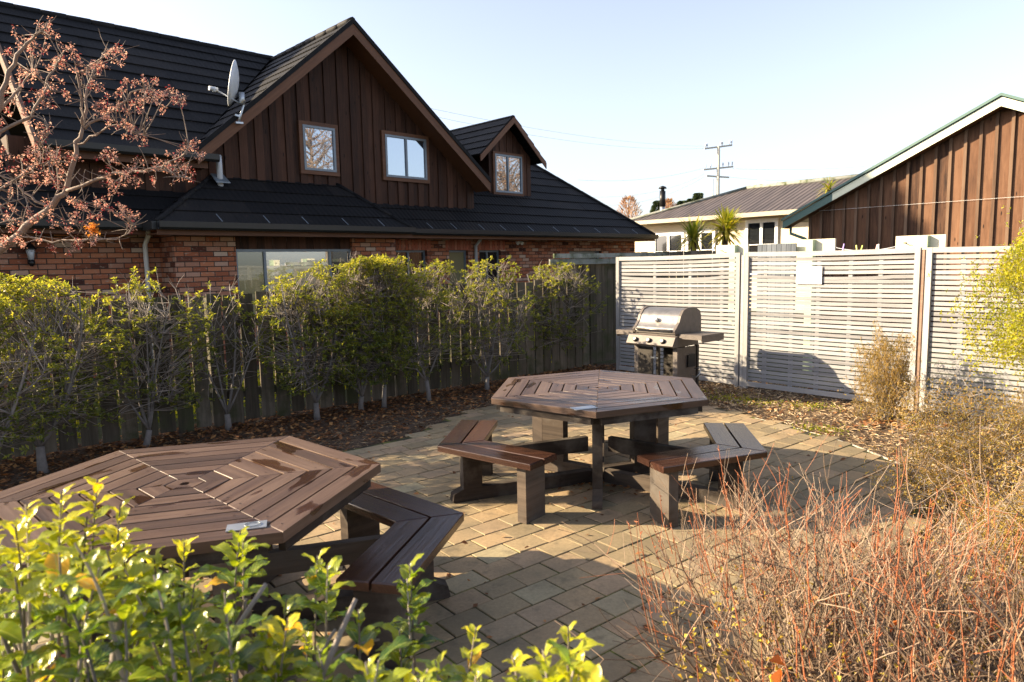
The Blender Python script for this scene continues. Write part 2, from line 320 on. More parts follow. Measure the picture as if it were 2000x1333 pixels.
for r in range(-40,42):
    for c_ in range(-40,42):
        o=P0+pn*(r*PW)+pd*((c_+(.5 if r%2 else 0))*PL); cc=o+pd*PL/2-pn*PW/2
        if not inside(pavepoly,cc.x,cc.y): continue
        x0,x1,y0,y1=J/2,PL-J/2,-PW+J/2,-J/2
        dz=ru(-.0022,.0022); tl=[ru(-.002,.002) for _ in range(4)]; jit=pd*ru(-.0025,.0025)+pn*ru(-.002,.002)
        def q(x,y,z): 
            p=o+pd*x+pn*y+jit; return (p.x,p.y,z)
        e=.003; zt=.031+dz
        T=[q(x0+e,y0+e,zt+tl[0]),q(x1-e,y0+e,zt+tl[1]),q(x1-e,y1-e,zt+tl[2]),q(x0+e,y1-e,zt+tl[3])]
        B=[q(x0,y0,zt-.0022),q(x1,y0,zt-.0022),q(x1,y1,zt-.0022),q(x0,y1,zt-.0022)]
        Z=[(p[0],p[1],.012) for p in B]; tn=rnd()
        mb.face(T,None,tn)
        for i in range(4):
            j=(i+1)%4; mb.face([B[i],B[j],T[j],T[i]],None,tn); mb.face([Z[i],Z[j],B[j],B[i]],None,tn)
mb.build('paving',M['paver'],None,kind='structure')
# pale concrete haunching on the far right edge of the paving
mb=MB(); pts=[(2.55,7.1),(2.74,6.77),(3.02,6.07),(3.14,5.36),(3.0,4.6)]
for i in range(len(pts)-1): mb.tube([(pts[i][0],pts[i][1],.0),(pts[i+1][0],pts[i+1][1],.0)],[.03,.03],6,.5)
mb.build('kerb_edging',M['concrete'],None,kind='structure')
# litter
def flake(mb,p,L,W,tone,curl=.35,nz=None):
    a=ru(0,6.28); tl=ru(-.5,.5); d=Vector((math.cos(a),math.sin(a),tl*.7)).normalized(); s=Vector((-math.sin(a),math.cos(a),ru(-.5,.5))).normalized()
    p=Vector(p); u=Vector((0,0,1))
    A=p;B=p+d*L*.5+s*W*.5+u*L*curl*ru(0,.5);C=p+d*L+u*L*curl*ru(-.2,.6);E=p+d*L*.5-s*W*.5+u*L*curl*ru(0,.5)
    mb.face([A,B,C],None,tone); mb.face([A,C,E],None,tone)
lit=MB(); chp=MB()
def fence_dist(x,y): return (Vector((x,y,0))-F0).dot(FN)*-1
n_=0
while n_<14000:
    x=ru(-6,5.6);y=ru(2,11)
    if not inside(bed,x,y) or inside(pavepoly,x,y): continue
    d=abs((Vector((x,y,0))-F0).dot(FN)); 
    if rnd()>math.exp(-d*1.1)+.10: continue
    n_+=1; L=ru(.025,.075); flake(lit,(x,y,ru(.012,.04)),L,L*ru(.5,.8),rnd()**1.1)
for _ in range(900):  # leaves blown on the paving and under the tables
    if rnd()<.6:
        c0=random.choice([(.6,5.1),(-1.4,3.0)]); a=ru(0,6.28); r=abs(random.gauss(0,.32)); x,y=c0[0]+r*math.cos(a),c0[1]+r*math.sin(a)
    else: x,y=ru(-2.5,3),ru(2.6,8.4)
    if inside(pavepoly,x,y): L=ru(.02,.055); flake(lit,(x,y,.036),L,L*.6,ru(.1,.9))
for _ in range(1500):
    L=ru(.02,.05); flake(lit,(ru(.6,3.4),ru(1.2,3.4),.03),L,L*.6,ru(.2,1))
for x,y in ((3.86,6.9),):
    for _ in range(160): L=ru(.03,.08); flake(lit,(x+random.gauss(0,.22),y-.2+random.gauss(0,.14),.03),L,L*.6,ru(.5,1))
lit.build('leaf_litter',M['litter'],None,label='brown and russet fallen leaves heaped along the foot of the paling fence',cat='fallen leaves',kind='stuff')
n_=0
while n_<34000:
    x=ru(-5,6);y=ru(2,11)
    if not inside(bed,x,y) or inside(pavepoly,x,y): continue
    d=abs((Vector((x,y,0))-F0).dot(FN))
    if d<.9 and rnd()<.8: continue
    if x<2 and rnd()<.55: continue
    n_+=1; L=ru(.02,.09); right=(x>2.3)
    flake(chp,(x,y,ru(.008,.035)),L,ru(.004,.016),ru(.35,1) if right else ru(0,.75),.2)
chp.build('bark_mulch',M['chips'],None,label='pale shredded bark chips covering the bed beside the paving',cat='mulch',kind='stuff')
# ============================================================ PICKET FENCE (paling)
def paling_fence():
    base=F0-FD*2.6; L=(corner-base).dot(FD)
    t=empty('paling_fence',base,'weathered grey paling fence behind the hedge, garden light showing through its gaps','fence')
    n=0; s=0; bay=[]; pitch=.173
    while s<L:
        mb=MB(); k=0
        while k<13 and s<L:
            h=1.43+ru(-.02,.02); wdt=.145+ru(-.004,.004); lean=ru(-.006,.006)
            c=base+FD*(s+.08)+FD*ru(-.004,.004); c.z=ru(.02,.06)
            mb.prism([c-FD*wdt/2,c+FD*wdt/2,c+FD*(wdt/2+lean)+Vector((0,0,h+ru(-.008,.008)-c.z)),c+FD*(-wdt/2+lean)+Vector((0,0,h-c.z))],FN*.02,(0,0,1)); s+=pitch;k+=1
        mb.build('paling_panel',M['paling'],t)
        for z in (.35,1.15):
            m2=MB(); a=base+FD*(s-k*pitch)+FN*.045+Vector((0,0,z)); m2.beam(a,a+FD*(k*pitch-.005),(0,0,1),.09,.045); m2.build('rail',M['paling'],t)
        m2=MB(); a=base+FD*(s-pitch*.5)+FN*.12; m2.box(a+Vector((0,0,.7)),FD*.05,FN*.05,Vector((0,0,.7))); m2.build('post',M['paling'],t)
paling_fence()
# taller old fence with boards behind the corner
t=empty('boarded_fence',G(1090,700)+FN*.35,'old boarded fence with two lichened capping boards, between hedge end and barbecue screen','fence')
A=V(1080,495,F0+FN*.3,FD); B=V(1232,495,F0+FN*.3,FD); o_=F0+FN*.3
def onF(px,py,off=.3): return V(px,py,F0+FN*off,FD)
for (x0,x1,yt,yb,off) in ((1080,1300,496,505,.25),(1072,1300,507,518,.2)):
    mb=MB(); a=onF(x0,yt,off);b=onF(x1,yt,off);c=onF(x0,yb,off)
    b.z=a.z; mb.prism([a,b,Vector((b.x,b.y,c.z)),c],-FN*.03,FD); mb.build('capping_board',M['oldrail'],t)
mb=MB(); a=onF(1090,520,.3); b=onF(1300,520,.3); s=0; Lb=(b-a).dot(FD)
while s<Lb:
    c=Vector((a.x,a.y,0))+FD*s; mb.prism([c,c+FD*.14,c+FD*.14+Vector((0,0,a.z+.03)),c+Vector((0,0,a.z+.03))],FN*.02,(0,0,1)); s+=.148
mb.build('board_panel',M['paling'],t)
# ============================================================ SLATTED SCREENS
def screen(pA,pB,tA,tB,label,ribs,warp=False,seed=1):
    a=V(*pA,S0,SD); b=V(*pB,S0,SD); za=V(*tA,S0,SD).z; zb=V(*tB,S0,SD).z
    a.z=0.02;b.z=0.02
    t=empty('slatted_screen',a,label,'screen','slatted privacy screens round the barbecue')
    L=(b-a).length; Z=Vector((0,0,1)); fw=.055; back=SN
    H=(za+zb)/2; zt=lambda s:za+(zb-za)*s/L
    def sag(s): return -.010*math.sin(math.pi*s/L) if warp else 0
    for s in (fw/2,L-fw/2):
        mb=MB(); c=a+SD*s; mb.prism([c-SD*fw/2,c+SD*fw/2,c+SD*fw/2+Z*zt(s),c-SD*fw/2+Z*zt(s)],-back*.045,Z); mb.build('stile',M['frame'],t)
    n=10
    for nm,z0,z1 in (('top_rail',-.055,0),('bottom_rail',None,None)):
        mb=MB()
        for i in range(n):
            s0=fw+(L-2*fw)*i/n; s1=fw+(L-2*fw)*(i+1)/n
            if nm=='top_rail': P=[a+SD*s0+Z*(zt(s0)+sag(s0)-.055),a+SD*s1+Z*(zt(s1)+sag(s1)-.055),a+SD*s1+Z*(zt(s1)+sag(s1)),a+SD*s0+Z*(zt(s0)+sag(s0))]
            else: P=[a+SD*s0+Z*.03,a+SD*s1+Z*.03,a+SD*s1+Z*.085,a+SD*s0+Z*.085]
            mb.prism(P,-back*.043,SD,.5)
        mb.build(nm,M['frame'],t)
    mb=MB(); N=int((H-.15)/.0535); seg=9
    for k in range(N):
        wob=[ru(-.0014,.0014) for _ in range(seg+1)]; tn=rnd(); fade=k/N; hh=.0388+ru(-.001,.001)
        if warp and k==N-5:
            wob=[-.02*math.sin(math.pi*i/seg) if i<seg*.8 else 0 for i in range(seg+1)]
        pr=None
        for i in range(seg+1):
            s=fw+(L-2*fw)*i/seg; z=.10+(zt(s)-.165)*(k+.1)/N+sag(s)*fade+wob[i]; 
            cur=(a+SD*s+Z*z,a+SD*s+Z*(z+hh))
            if pr:
                f=[pr[0],cur[0],cur[1],pr[1]]; fr=[p-back*.012 for p in f]
                uvs=[(p.dot(SD)+k*3.1,p.z*1) for p in f]
                mb.face(fr,uvs,tn); mb.face([fr[3],fr[2],f[2],f[3]],uvs,tn); mb.face([f[0],f[1],fr[1],fr[0]],uvs,tn); mb.face(f[::-1],uvs[::-1],tn)
            pr=cur
    mb.build('slats',M['slat'],t)
    for rb in ribs:
        mb=MB(); c=a+SD*(L*rb)+back*.004; mb.prism([c-SD*.022+Z*.05,c+SD*.022+Z*.05,c+SD*.022+Z*(zt(L*rb)-.07),c-SD*.022+Z*(zt(L*rb)-.07)],back*.03,Z,.9); mb.build('back_batten',M['slat'],t)
    return t
scr1=screen((1207,727),(1444,758),(1207,505),(1444,497),'narrow silvered slatted screen behind the barbecue, one upper slat bowed',(.33,.62,.86),True)
scr2=screen((1453,760),(1786,804),(1453,496),(1786,488),'middle slatted timber screen carrying a small white notice',(.13,.30,.46,.64,.80),True)
scr3=screen((1797,806),(2150,858),(1797,488),(2150,482),'right hand slatted screen half hidden by the yellow-green bush',(.22,.5,.8))
for (x,nm,lab,mt,wd) in ((1448.5,'fence_post','pale square post between the narrow and the middle slatted screens','frame',.02),(1791.5,'fence_post','brown timber post between the middle and right slatted screens','post',.018)):
    c=V(x,770,S0,SD); c.z=0; mb=MB(); mb.box(c+SN*.03+Vector((0,0,.87)),SD*wd,SN*.06,Vector((0,0,.885 if mt=='post' else .87))); mb.build(nm,M[mt],None,label=lab,cat='post')
# notice
def on_s(px,py,off=0): return V(px,py,S0-SN*off,SD)
c=on_s(1580,538,.03); mb=MB(); t=empty('notice_sign',c,'small white notice board fixed near the top of the middle screen','sign'); mb.box(c,SD*.155,Vector((0,0,.105)),SN*.004,tone=.5); mb.build('board',M['white'],t)
mb=MB()
for z,xs in ((.03,(-.06,-.035,-.012,.02,.045)),(-.035,(-.03,-.005,.02))):
    for x in xs: mb.box(c-SN*.005+SD*x+Vector((0,0,z)),SD*.008,Vector((0,0,.006)),SN*.0012,tone=.5)
mb.build('lettering',plain('faded_print',(.4,.4,.4),.7),t)
# ============================================================ PICNIC TABLES
Zv=Vector((0,0,1))
def picnic(cx,cy,rot,label,drybench=None):
    t=empty('picnic_table',(cx,cy,.03),label,'picnic table','hexagonal picnic tables'); C=Vector((cx,cy,0)); RR=.865; ap=RR*math.cos(R(30)); zt=.75; th=.042
    def pol(r,a,z=0): return C+Vector((math.cos(R(a))*r,math.sin(R(a))*r,z))
    # top: six sectors of planks parallel to the edges
    mb=MB(); n=7; g=.0048; r0=.07
    for k in range(6):
        a0=rot+60*k;a1=a0+60; am=R((a0+a1)/2); out=Vector((math.cos(am),math.sin(am),0)); al=Vector((-out.y,out.x,0))
        for i in range(n):
            lo=r0+(ap-r0)*i/n+g; hi=r0+(ap-r0)*(i+1)/n-(g if i<n-1 else 0); s=math.tan(R(30)); e=.0004
            P=[C+out*lo-al*(lo*s-e),C+out*hi-al*(hi*s-e),C+out*hi+al*(hi*s-e),C+out*lo+al*(lo*s-e)]
            P=[p+Zv*(zt-th+ru(-.0008,.0008)) for p in P]; mb.prism(P,Zv*th,al,None,.0025)
    # inner hexagon ring round the hole
    for k in range(6):
        a0=R(rot+60*k);a1=R(rot+60*(k+1)); ro=r0/math.cos(R(30))-.002
        P=[C+Vector((math.cos(a0),math.sin(a0),0))*.024,C+Vector((math.cos(a0),math.sin(a0),0))*ro,C+Vector((math.cos(a1),math.sin(a1),0))*ro,C+Vector((math.cos(a1),math.sin(a1),0))*.024]
        mb.prism([p+Zv*(zt-th) for p in P],Zv*th,P[2]-P[1],None,.0)
    for k in range(6):
        a0=rot+60*k; am=R(a0+30); out=Vector((math.cos(am),math.sin(am),0)); al=Vector((-out.y,out.x,0))
        for i in range(2,n):
            r_=r0+(ap-r0)*(i+.5)/n; s=math.tan(R(30))
            for sg in (-1,1):
                c=C+out*r_+al*sg*(r_*s-.045)+Zv*(zt+.0012)
                mb.face([c+Vector((math.cos(q)*.0045,math.sin(q)*.0045,0)) for q in [j*.785 for j in range(8)]],None,-1.2)
    mb.build('tabletop',M['tabletop'],t)
    # supports under the top
    mb=MB()
    for k in range(3):
        a=rot+60*k; mb.beam(pol(.74,a,zt-th-.035),pol(-.74,a,zt-th-.035),Zv,.062,.04,tone=.1)
    for k in range(6):
        p=pol(RR-.05,rot+60*k,zt-th-.03); q=pol(RR-.05,rot+60*k+60,zt-th-.03); d=(q-p); mb.beam(p+d*.04,q-d*.04,Zv,.05,.03,tone=.15)
    mb.build('top_bearer',M['leg'],t)
    ba=[rot,rot+120,rot+240]; ga=[rot+60,rot+180,rot+300]
    for a in ga:
        d=pol(1,a)-C; s=Vector((-d.y,d.x,0)); mb=MB(); c=C+d*.40
        mb.prism([c-d*.10-s*.035,c+d*.10-s*.035,c+d*.10+s*.035,c-d*.10+s*.035] if False else [c-d*.10-s*.035+Zv*.10,c+d*.10-s*.035+Zv*.10,c+d*.10+s*.035+Zv*.10,c-d*.10+s*.035+Zv*.10],Zv*(zt-th-.10-.004),Zv,None,.004)
        mb.build('leg',M['leg'],t)
        mb=MB(); f=C; pr=[(.03,.04),(.03,.13),(.48,.13),(.56,.10),(.64,.085),(.655,.055),(.655,.033),(.03,.033)]
        mb.prism([f+d*x+Zv*z-s*.035 for x,z in pr],s*.07,d,None); mb.build('foot',M['leg'],t)
    for a in ba:
        d=pol(1,a)-C; s=Vector((-d.y,d.x,0))
        mb=MB(); pr=[(.07,.033),(.07,.125),(1.10,.125),(1.17,.095),(1.18,.04),(1.17,.033)]
        mb.prism([C+d*x+Zv*z-s*.04 for x,z in pr],s*.08,d,None); mb.build('foot',M['leg'],t)
        mb=MB(); c=C+d*1.03
        mb.prism([c-d*.07-s*.04+Zv*.126,c+d*.07-s*.04+Zv*.126,c+d*.07+s*.04+Zv*.126,c-d*.07+s*.04+Zv*.126],Zv*(.365-.126),Zv,None); mb.build('bench_leg',M['leg'],t)
        mb=MB(); mb.beam(C+d*.1+Zv*.33,C+d*.955+Zv*.33,Zv,.11,.05); mb.build('brace',M['leg'],t)
        RO=1.27; cor=pol(RO,a,0)
        for sg in (1,-1):
            ad=Vector((math.cos(R(a+sg*120)),math.sin(R(a+sg*120)),0)); inn=Vector((math.cos(R(a+sg*120+sg*90)),math.sin(R(a+sg*120+sg*90)),0)); 
            L=.80
            # planks: outer and inner; mitred at the corner along direction -d
            mb=MB(); pw=.142
            for j,(i0,i1) in enumerate(((0,pw),(pw+.012,2*pw+.012))):
                def mit(x): return x/math.tan(R(60))
                P=[cor+ad*(mit(i0)+.001)+inn*i0,cor+ad*L+inn*i0,cor+ad*L+inn*i1,cor+ad*(mit(i1)+.001)+inn*i1]
                mb.prism([p+Zv*(.45-.04) for p in P],Zv*.04,ad,None,.005)
            dry=(drybench is not None and drybench==(round(a-rot),sg))
            mb.build('bench_seat',M['seatdry' if dry else 'seat'],t,label='bleached dry seat planks' if dry else None)
            c=cor+ad*(L-.11)+inn*.155
            mb=MB(); mb.prism([c-ad*.035-inn*.105+Zv*.031,c+ad*.035-inn*.105+Zv*.031,c+ad*.035+inn*.105+Zv*.031,c-ad*.035+inn*.105+Zv*.031],Zv*(.409-.031),Zv,None,.004)
            mb.build('bench_leg',M['leg'],t)
            mb=MB(); p=cor+ad*.07+inn*.15+Zv*.387; q=cor+ad*(L-.15)+inn*.155+Zv*.387; mb.beam(p,q,Zv,.045,.07,tone=.1); mb.build('seat_bearer',M['leg'],t)
    return t,pol
T1,pol1=picnic(.645,5.13,82,'farther hexagonal picnic table standing clear of the shrubs, three angled benches',(0,1))
T2,pol2=picnic(-1.475,2.98,17,'nearer hexagonal picnic table with wet patches, partly behind the leafy foreground shrub')
def plate(parent,px,py,rot,ang,w=.15,h=.075):
    c=G(px,py,.7535); d=Vector((math.cos(R(ang)),math.sin(R(ang)),0)); s=Vector((-d.y,d.x,0)); mb=MB(); mb.box(c,d*w/2,s*h/2,Zv*.002,tone=.5); p=mb.build('metal_plate',M['galv'],parent)
    mb=MB(); pts=[c+Zv*.005+d*math.cos(i/20*6.2832)*.028+s*math.sin(i/20*6.2832)*.022+d*.02 for i in range(21)]; mb.tube(pts,.0018,5,.5,False)
    if px<1000: mb.build('ring_mark',M['alu'],parent)
plate(T1,1140,797,0,22,.16,.08); plate(T2,482,1028,0,17,.14,.07)
# ============================================================ BARBECUE
def bbq():
    X=SD; Y=SN; c0=V(1306,664,S0-SN*1.12,SD); c0.z=.03
    t=empty('barbecue',c0,'grimy stainless gas barbecue with closed hood and three knobs, before the narrow screen','barbecue')
    def Lp(x,y,z): return c0+X*x+Y*y+Zv*z
    W=.31; zb=.83-.03
    # hood: profile in (y,z) extruded along x
    prof=[(-.30,.0),(-.315,.035),(-.27,.075),(-.22,.13),(-.19,.20),(-.13,.265),(-.05,.29),(.10,.285),(.19,.25),(.22,.19),(.225,.0)]
    mb=MB(); vs=[];fs=[]
    n=len(prof)
    for x in (-W+.03,W-.03):
        vs+=[Lp(x,y,zb+z) for y,z in prof]
    for i in range(n-1): fs.append((i,i+1,n+i+1,n+i))
    mb.grid(vs,fs,None,.5,True); mb.build('hood',M['steel'],t)
    for x0,x1 in ((-W,-W+.035),(W-.035,W)):
        mb=MB(); P=[Lp(x0,y*1.03,zb+z*1.04) for y,z in prof]; mb.prism(P,X*(x1-x0),Zv,.5); mb.build('hood_end',M['steelside'],t)
    mb=MB(); mb.tube([Lp(-W+.05,-.30,zb+.045),Lp(-W+.05,-.345,zb+.05),Lp(W-.05,-.345,zb+.05),Lp(W-.05,-.30,zb+.045)],.011,8,.5); mb.build('hood_handle',M['steel'],t)
    mb=MB(); c=Lp(-.02,-.245,zb+.165); nrm=(-Y*.8+Zv*.55).normalized(); mb.tube([c-nrm*.02,c+nrm*.014],[.028,.026],14,.5); mb.build('thermometer',M['white'],t)
    # fire box
    mb=MB(); mb.prism([Lp(-W+.02,-.28,zb-.16),Lp(W-.02,-.28,zb-.16),Lp(W-.02,.2,zb-.16),Lp(-W+.02,.2,zb-.16)],Zv*.158,X,.5); mb.build('fire_box',M['steelside'],t)
    # control panel, sloping
    mb=MB(); P=[Lp(-W-.03,-.30,zb-.02),Lp(-W-.03,-.35,zb-.03),Lp(-W-.03,-.405,zb-.13),Lp(-W-.03,-.38,zb-.15),Lp(-W-.03,-.29,zb-.15)]
    mb.prism(P,X*(2*W+.06),X,.5); cpn=mb.build('control_panel',M['steelside'],t)
    for x in (-.2,0,.2):
        a=Lp(x-.01,-.382,zb-.085); d=(-Y*.88+Zv*.48).normalized(); mb=MB(); mb.tube([a-d*.004,a+d*.012,a+d*.03],[.033,.030,.026],14,.5); kb=mb.build('knob',M['black'],t)
        mb=MB(); mb.tube([a+d*.0305,a+d*.034],[.018,.016],12,.5); mb.build('knob_cap',M['white'],t)
    # side shelves
    for x0,x1 in ((-W-.30,-W-.032),(W+.032,W+.33)):
        mb=MB(); mb.prism([Lp(x0,-.26,zb-.025),Lp(x1,-.26,zb-.025),Lp(x1,.2,zb-.025),Lp(x0,.2,zb-.025)],Zv*.03,X,.5); 
        mb.prism([Lp(x0,-.27,zb-.05),Lp(x1,-.27,zb-.05),Lp(x1,-.262,zb-.05),Lp(x0,-.262,zb-.05)],Zv*.053,X,.5); 
        mb.prism([Lp(x1-.012 if x0>0 else x0,-.258,zb-.08),Lp(x1 if x0>0 else x0+.012,-.258,zb-.08),Lp(x1 if x0>0 else x0+.012,.2,zb-.08),Lp(x1-.012 if x0>0 else x0,.2,zb-.08)],Zv*.054,Y,.5)
        mb.build('side_shelf',M['steelside'],t)
    # cabinet: corner posts, side panels, left door, shelf
    for x in (-W+.01,W-.04):
        mb=MB(); mb.box(Lp(x+.02,-.26,(zb-.16)/2+.02),X*.03,Y*.02,Zv*((zb-.16)/2-.02)); mb.build('leg',M['steelside'],t)
        mb=MB(); mb.box(Lp(x+.02,.17,(zb-.16)/2+.02),X*.02,Y*.02,Zv*((zb-.16)/2-.02)); mb.build('leg',M['bbqdark'],t)
    mb=MB(); mb.box(Lp(W-.02,-.04,.34),X*.006,Y*.19,Zv*.29); mb.build('side_panel',M['steelside'],t)
    mb=MB(); mb.box(Lp(W+.006,.02,.46),X*.008,Y*.075,Zv*.075); mb.build('vent_plate',M['black'],t)
    mb=MB(); mb.box(Lp(-.16,-.27,.33),X*.125,Y*.008,Zv*.29); mb.build('door',M['bbqdark'],t)
    mb=MB(); mb.box(Lp(.0,-.285,.50),X*.05,Y*.008,Zv*.008); mb.build('door_handle',M['galv'],t)
    mb=MB(); mb.box(Lp(0,-.03,.09),X*(W-.01),Y*.2,Zv*.012); mb.build('bottom_shelf',M['bbqdark'],t)
    mb=MB(); mb.box(Lp(-.05,.19,.33),X*(.16),Y*.005,Zv*.27); mb.build('back_panel',M['bbqdark'],t)
    mb=MB(); pts=[Lp(W+.02,0,.28),Lp(W+.10,-.02,.27),Lp(W+.14,.0,.32),Lp(W+.12,.04,.38),Lp(W+.02,.06,.36)]; mb.tube(pts,.006,6,.5); mb.build('gas_hose',M['galv'],t)
    for x in (-W+.04,W-.02):
        for y in (-.24,.16):
            mb=MB(); mb.tube([Lp(x-.015,y,.035),Lp(x+.015,y,.035)],[.033,.033],12,.5); mb.build('wheel',M['black'],t)
bbq()
# ============================================================ BRICK HOUSE
YAW=44; UH=Vector((math.cos(R(YAW)),math.sin(R(YAW)),0)); NH=Vector((UH.y,-UH.x,0))   # NH points to the garden
def W3(u,n,z): return UH*u+NH*n+Zv*z
def HV(px,py,n):
    p=V(px,py,NH*n,UH); return (p.dot(UH),p.z)
house=empty('brick_house',W3(8,-13,0),'two storey house of red brick and dark brown boards under dark steep roofs','house')
def rbox(mb,u0,u1,n0,n1,z0,z1,tone=.5):   # box with metric uv for bricks
    a=[(u0,n1),(u1,n1),(u1,n0),(u0,n0)]  # n1 front
    for i in range(4):
        p=a[i];q=a[(i+1)%4]; horiz=(lambda r: r[0] if i%2==0 else r[1])
        mb.face([W3(p[0],p[1],z0),W3(q[0],q[1],z0),W3(q[0],q[1],z1),W3(p[0],p[1],z1)],[(horiz(p),z0),(horiz(q),z0),(horiz(q),z1),(horiz(p),z1)],tone)
    mb.face([W3(*r,z1) for r in a],[(0,0)]*4,tone); mb.face([W3(*r,z0) for r in a[::-1]],[(0,0)]*4,tone)
def wall_open(mb,u0,u1,n0,n1,z0,z1,ops):
    us=sorted({u0,u1,*[o[0] for o in ops],*[o[1] for o in ops]})
    for i in range(len(us)-1):
        a,b=us[i],us[i+1]; hit=[o for o in ops if o[0]<=a+1e-6 and o[1]>=b-1e-6]
        if hit: 
            o=hit[0]
            if o[2]>z0: rbox(mb,a,b,n0,n1,z0,o[2])
            if o[3]<z1: rbox(mb,a,b,n0,n1,o[3],z1)
        else: rbox(mb,a,b,n0,n1,z0,z1)
NW=-12.45; NB=-11.75; ZE=2.42
bu0=HV(338,460,NB)[0]; bu1=HV(772,460,NB)[0]
wu0=HV(460,480,NB)[0]; wu1=HV(688,480,NB)[0]; wz=HV(465,487,NB)[1]
smw=[(HV(x0,489,NW)[0],HV(x1,489,NW)[0],1.15,HV((x0+x1)/2,489,NW)[1]) for x0,x1 in ((773,834),(877,914),(936,978))]
uend=HV(1240,480,NW)[0]
mb=MB()
wall_open(mb,-5,bu0+.02,NW-.25,NW,0,2.4,[])
wall_open(mb,bu0,bu1,NB-.22,NB,0,2.4,[(wu0,wu1,.9,2.4)])
rbox(mb,bu0,bu0+.22,NW,NB-.22,0,2.4); rbox(mb,bu1-.22,bu1,NW,NB-.22,0,2.4)
wall_open(mb,bu1,uend,NW-.22,NW,0,2.4,[(a,b,z0,z1) for a,b,z0,z1 in smw]+[(HV(1112,495,NW)[0],HV(1175,495,NW)[0],1.2,HV(1150,491,NW)[1])])
rbox(mb,uend-.22,uend,-19,NW-.22,0,2.4)
mb.build('wall',M['brick'],house)
# soldier course lintels
LINT=[]
for a,b,z0,z1 in smw:
    s=a-.1
    mb=MB()
    while s<b+.1: rbox(mb,s,s+.072,NW+.0,NW+.006,z1+.005,z1+.23,rnd()); s+=.088
    LINT.append(mb)
k=NM('lintel_bricks'); n=k.noise(k.coord('Object'),18,5); k.base(k.mix(n,k.ramp(k.tone(),[(0,(.14,.035,.02)),(.6,(.38,.085,.04)),(1,(.5,.22,.14))]),(.36,.13,.08))); k.rough(.9)
for q_ in LINT: q_.build('soldier_course',k.m,house)
def pane_window(rect,nf,split,mat,frame_mat='alu',name='window',fw=.045,dep=.05,trim=None,rails=0):
    """rect: u0,u1,z0,z1 ; nf: n of the front of the frame"""
    u0,u1,z0,z1=rect; mb=MB()
    def bar(a,b,c,d): mb.box(W3((a+b)/2,nf-dep/2,(c+d)/2),UH*(b-a)/2,NH*dep/2,Zv*(d-c)/2,tone=.5)
    bar(u0,u1,z1-fw,z1);bar(u0,u1,z0,z0+fw);bar(u0,u0+fw,z0+fw,z1-fw);bar(u1-fw,u1,z0+fw,z1-fw)
    for s in split: bar(u0+(u1-u0)*s-fw/2,u0+(u1-u0)*s+fw/2,z0+fw,z1-fw)
    f=mb.build(name,M[frame_mat],house)
    cuts=[0]+list(split)+[1]
    for i in range(len(cuts)-1):
        mb=MB(); a=u0+(u1-u0)*cuts[i];b=u0+(u1-u0)*cuts[i+1]; nn=nf-dep*.65
        mt=mat[i] if isinstance(mat,list) else mat
        mb.box(W3((a+b)/2,nn,(z0+z1)/2),UH*((b-a)/2-.01),Zv*((z1-z0)/2-.01),NH*.004,tone=.5); o=mb.build('pane',M[mt],f)
    if trim:
        mb=MB(); t_=trim
        for (a,b,c,d) in ((u0-t_,u1+t_,z1,z1+t_),(u0-t_,u1+t_,z0-t_,z0),(u0-t_,u0,z0,z1),(u1,u1+t_,z0,z1)):
            mb.box(W3((a+b)/2,nf-.04,(c+d)/2),UH*(b-a)/2,NH*.03,Zv*(d-c)/2)
        mb.build('architrave',M['trim'] if name!='x' else None,house)
    return f
for (a,b,z0,z1),mt in zip(smw,('darkglass','olive','darkglass')): pane_window((a,b,z0,z1),NW-.08,[.45] if mt=='darkglass' else [],mt)
a,b=HV(1112,495,NW)[0],HV(1175,495,NW)[0]; pane_window((a,b,1.2,HV(1150,491,NW)[1]),NW-.1,[],'darkglass')
pane_window((wu0,wu1,.9,wz),NB-.06,[.235,.80],['olive','cream_reflection','darkglass'])
# boards above the bay window
def boards(mb,poly,n,wid,thick,lap=True,gap=.004,proud=.02,jitter=.0):
    us=[p[0] for p in poly]; u=min(us); i=0
    while u<max(us):
        w_=wid*ru(.88,1.12); q=clip(clip(poly,-1,0,-(u+gap/2)),1,0,u+w_-gap/2)
        if len(q)>2 and area2(q)>1e-4:
            th=thick+(proud if i%2 else 0)+ru(0,.003); mb.prism([W3(a,n,b) for a,b in q],NH*th,Zv)
        u+=w_; i+=1
mb=MB(); boards(mb,[(wu0,wz),(wu1,wz),(wu1,2.38),(wu0,2.38)],NB-.1,.13,.02,proud=.01); mb.build('boards_over_window',M['gable'],house)
# ---- gable
NG=-12.5; NR=-12.0
peak=HV(688,40,NR); lft=HV(384,292,NR); rgt=HV(956,354,NR)
pk=HV(688,42,NR); slopeL=(pk[1]-lft[1])/(pk[0]-lft[0]); slopeR=(pk[1]-rgt[1])/(rgt[0]-pk[0])
off=.0
bR=HV(925,418,NG); bL=HV(770,414,NG); uL=HV(388,300,NG)[0]; uR=bR[0]; zb=2.86
def roofz(u): return pk[1]-slopeL*(pk[0]-u) if u<pk[0] else pk[1]-slopeR*(u-pk[0])
ug=pk[0]+(NG-NR)*0
gp=[(uL,zb),(uR,zb),(uR,roofz(uR)-.13),(pk[0],pk[1]-.13),(uL,roofz(uL)-.13)]
mb=MB(); boards(mb,gp,NG,.14,.02,proud=.03); gw=mb.build('gable_boards',M['gable'],house)
mb=MB(); mb.prism([W3(a,NG-.02,b) for a,b in gp],-NH*3.0,Zv,.2); mb.build('upper_storey_wall',M['gable'],house)
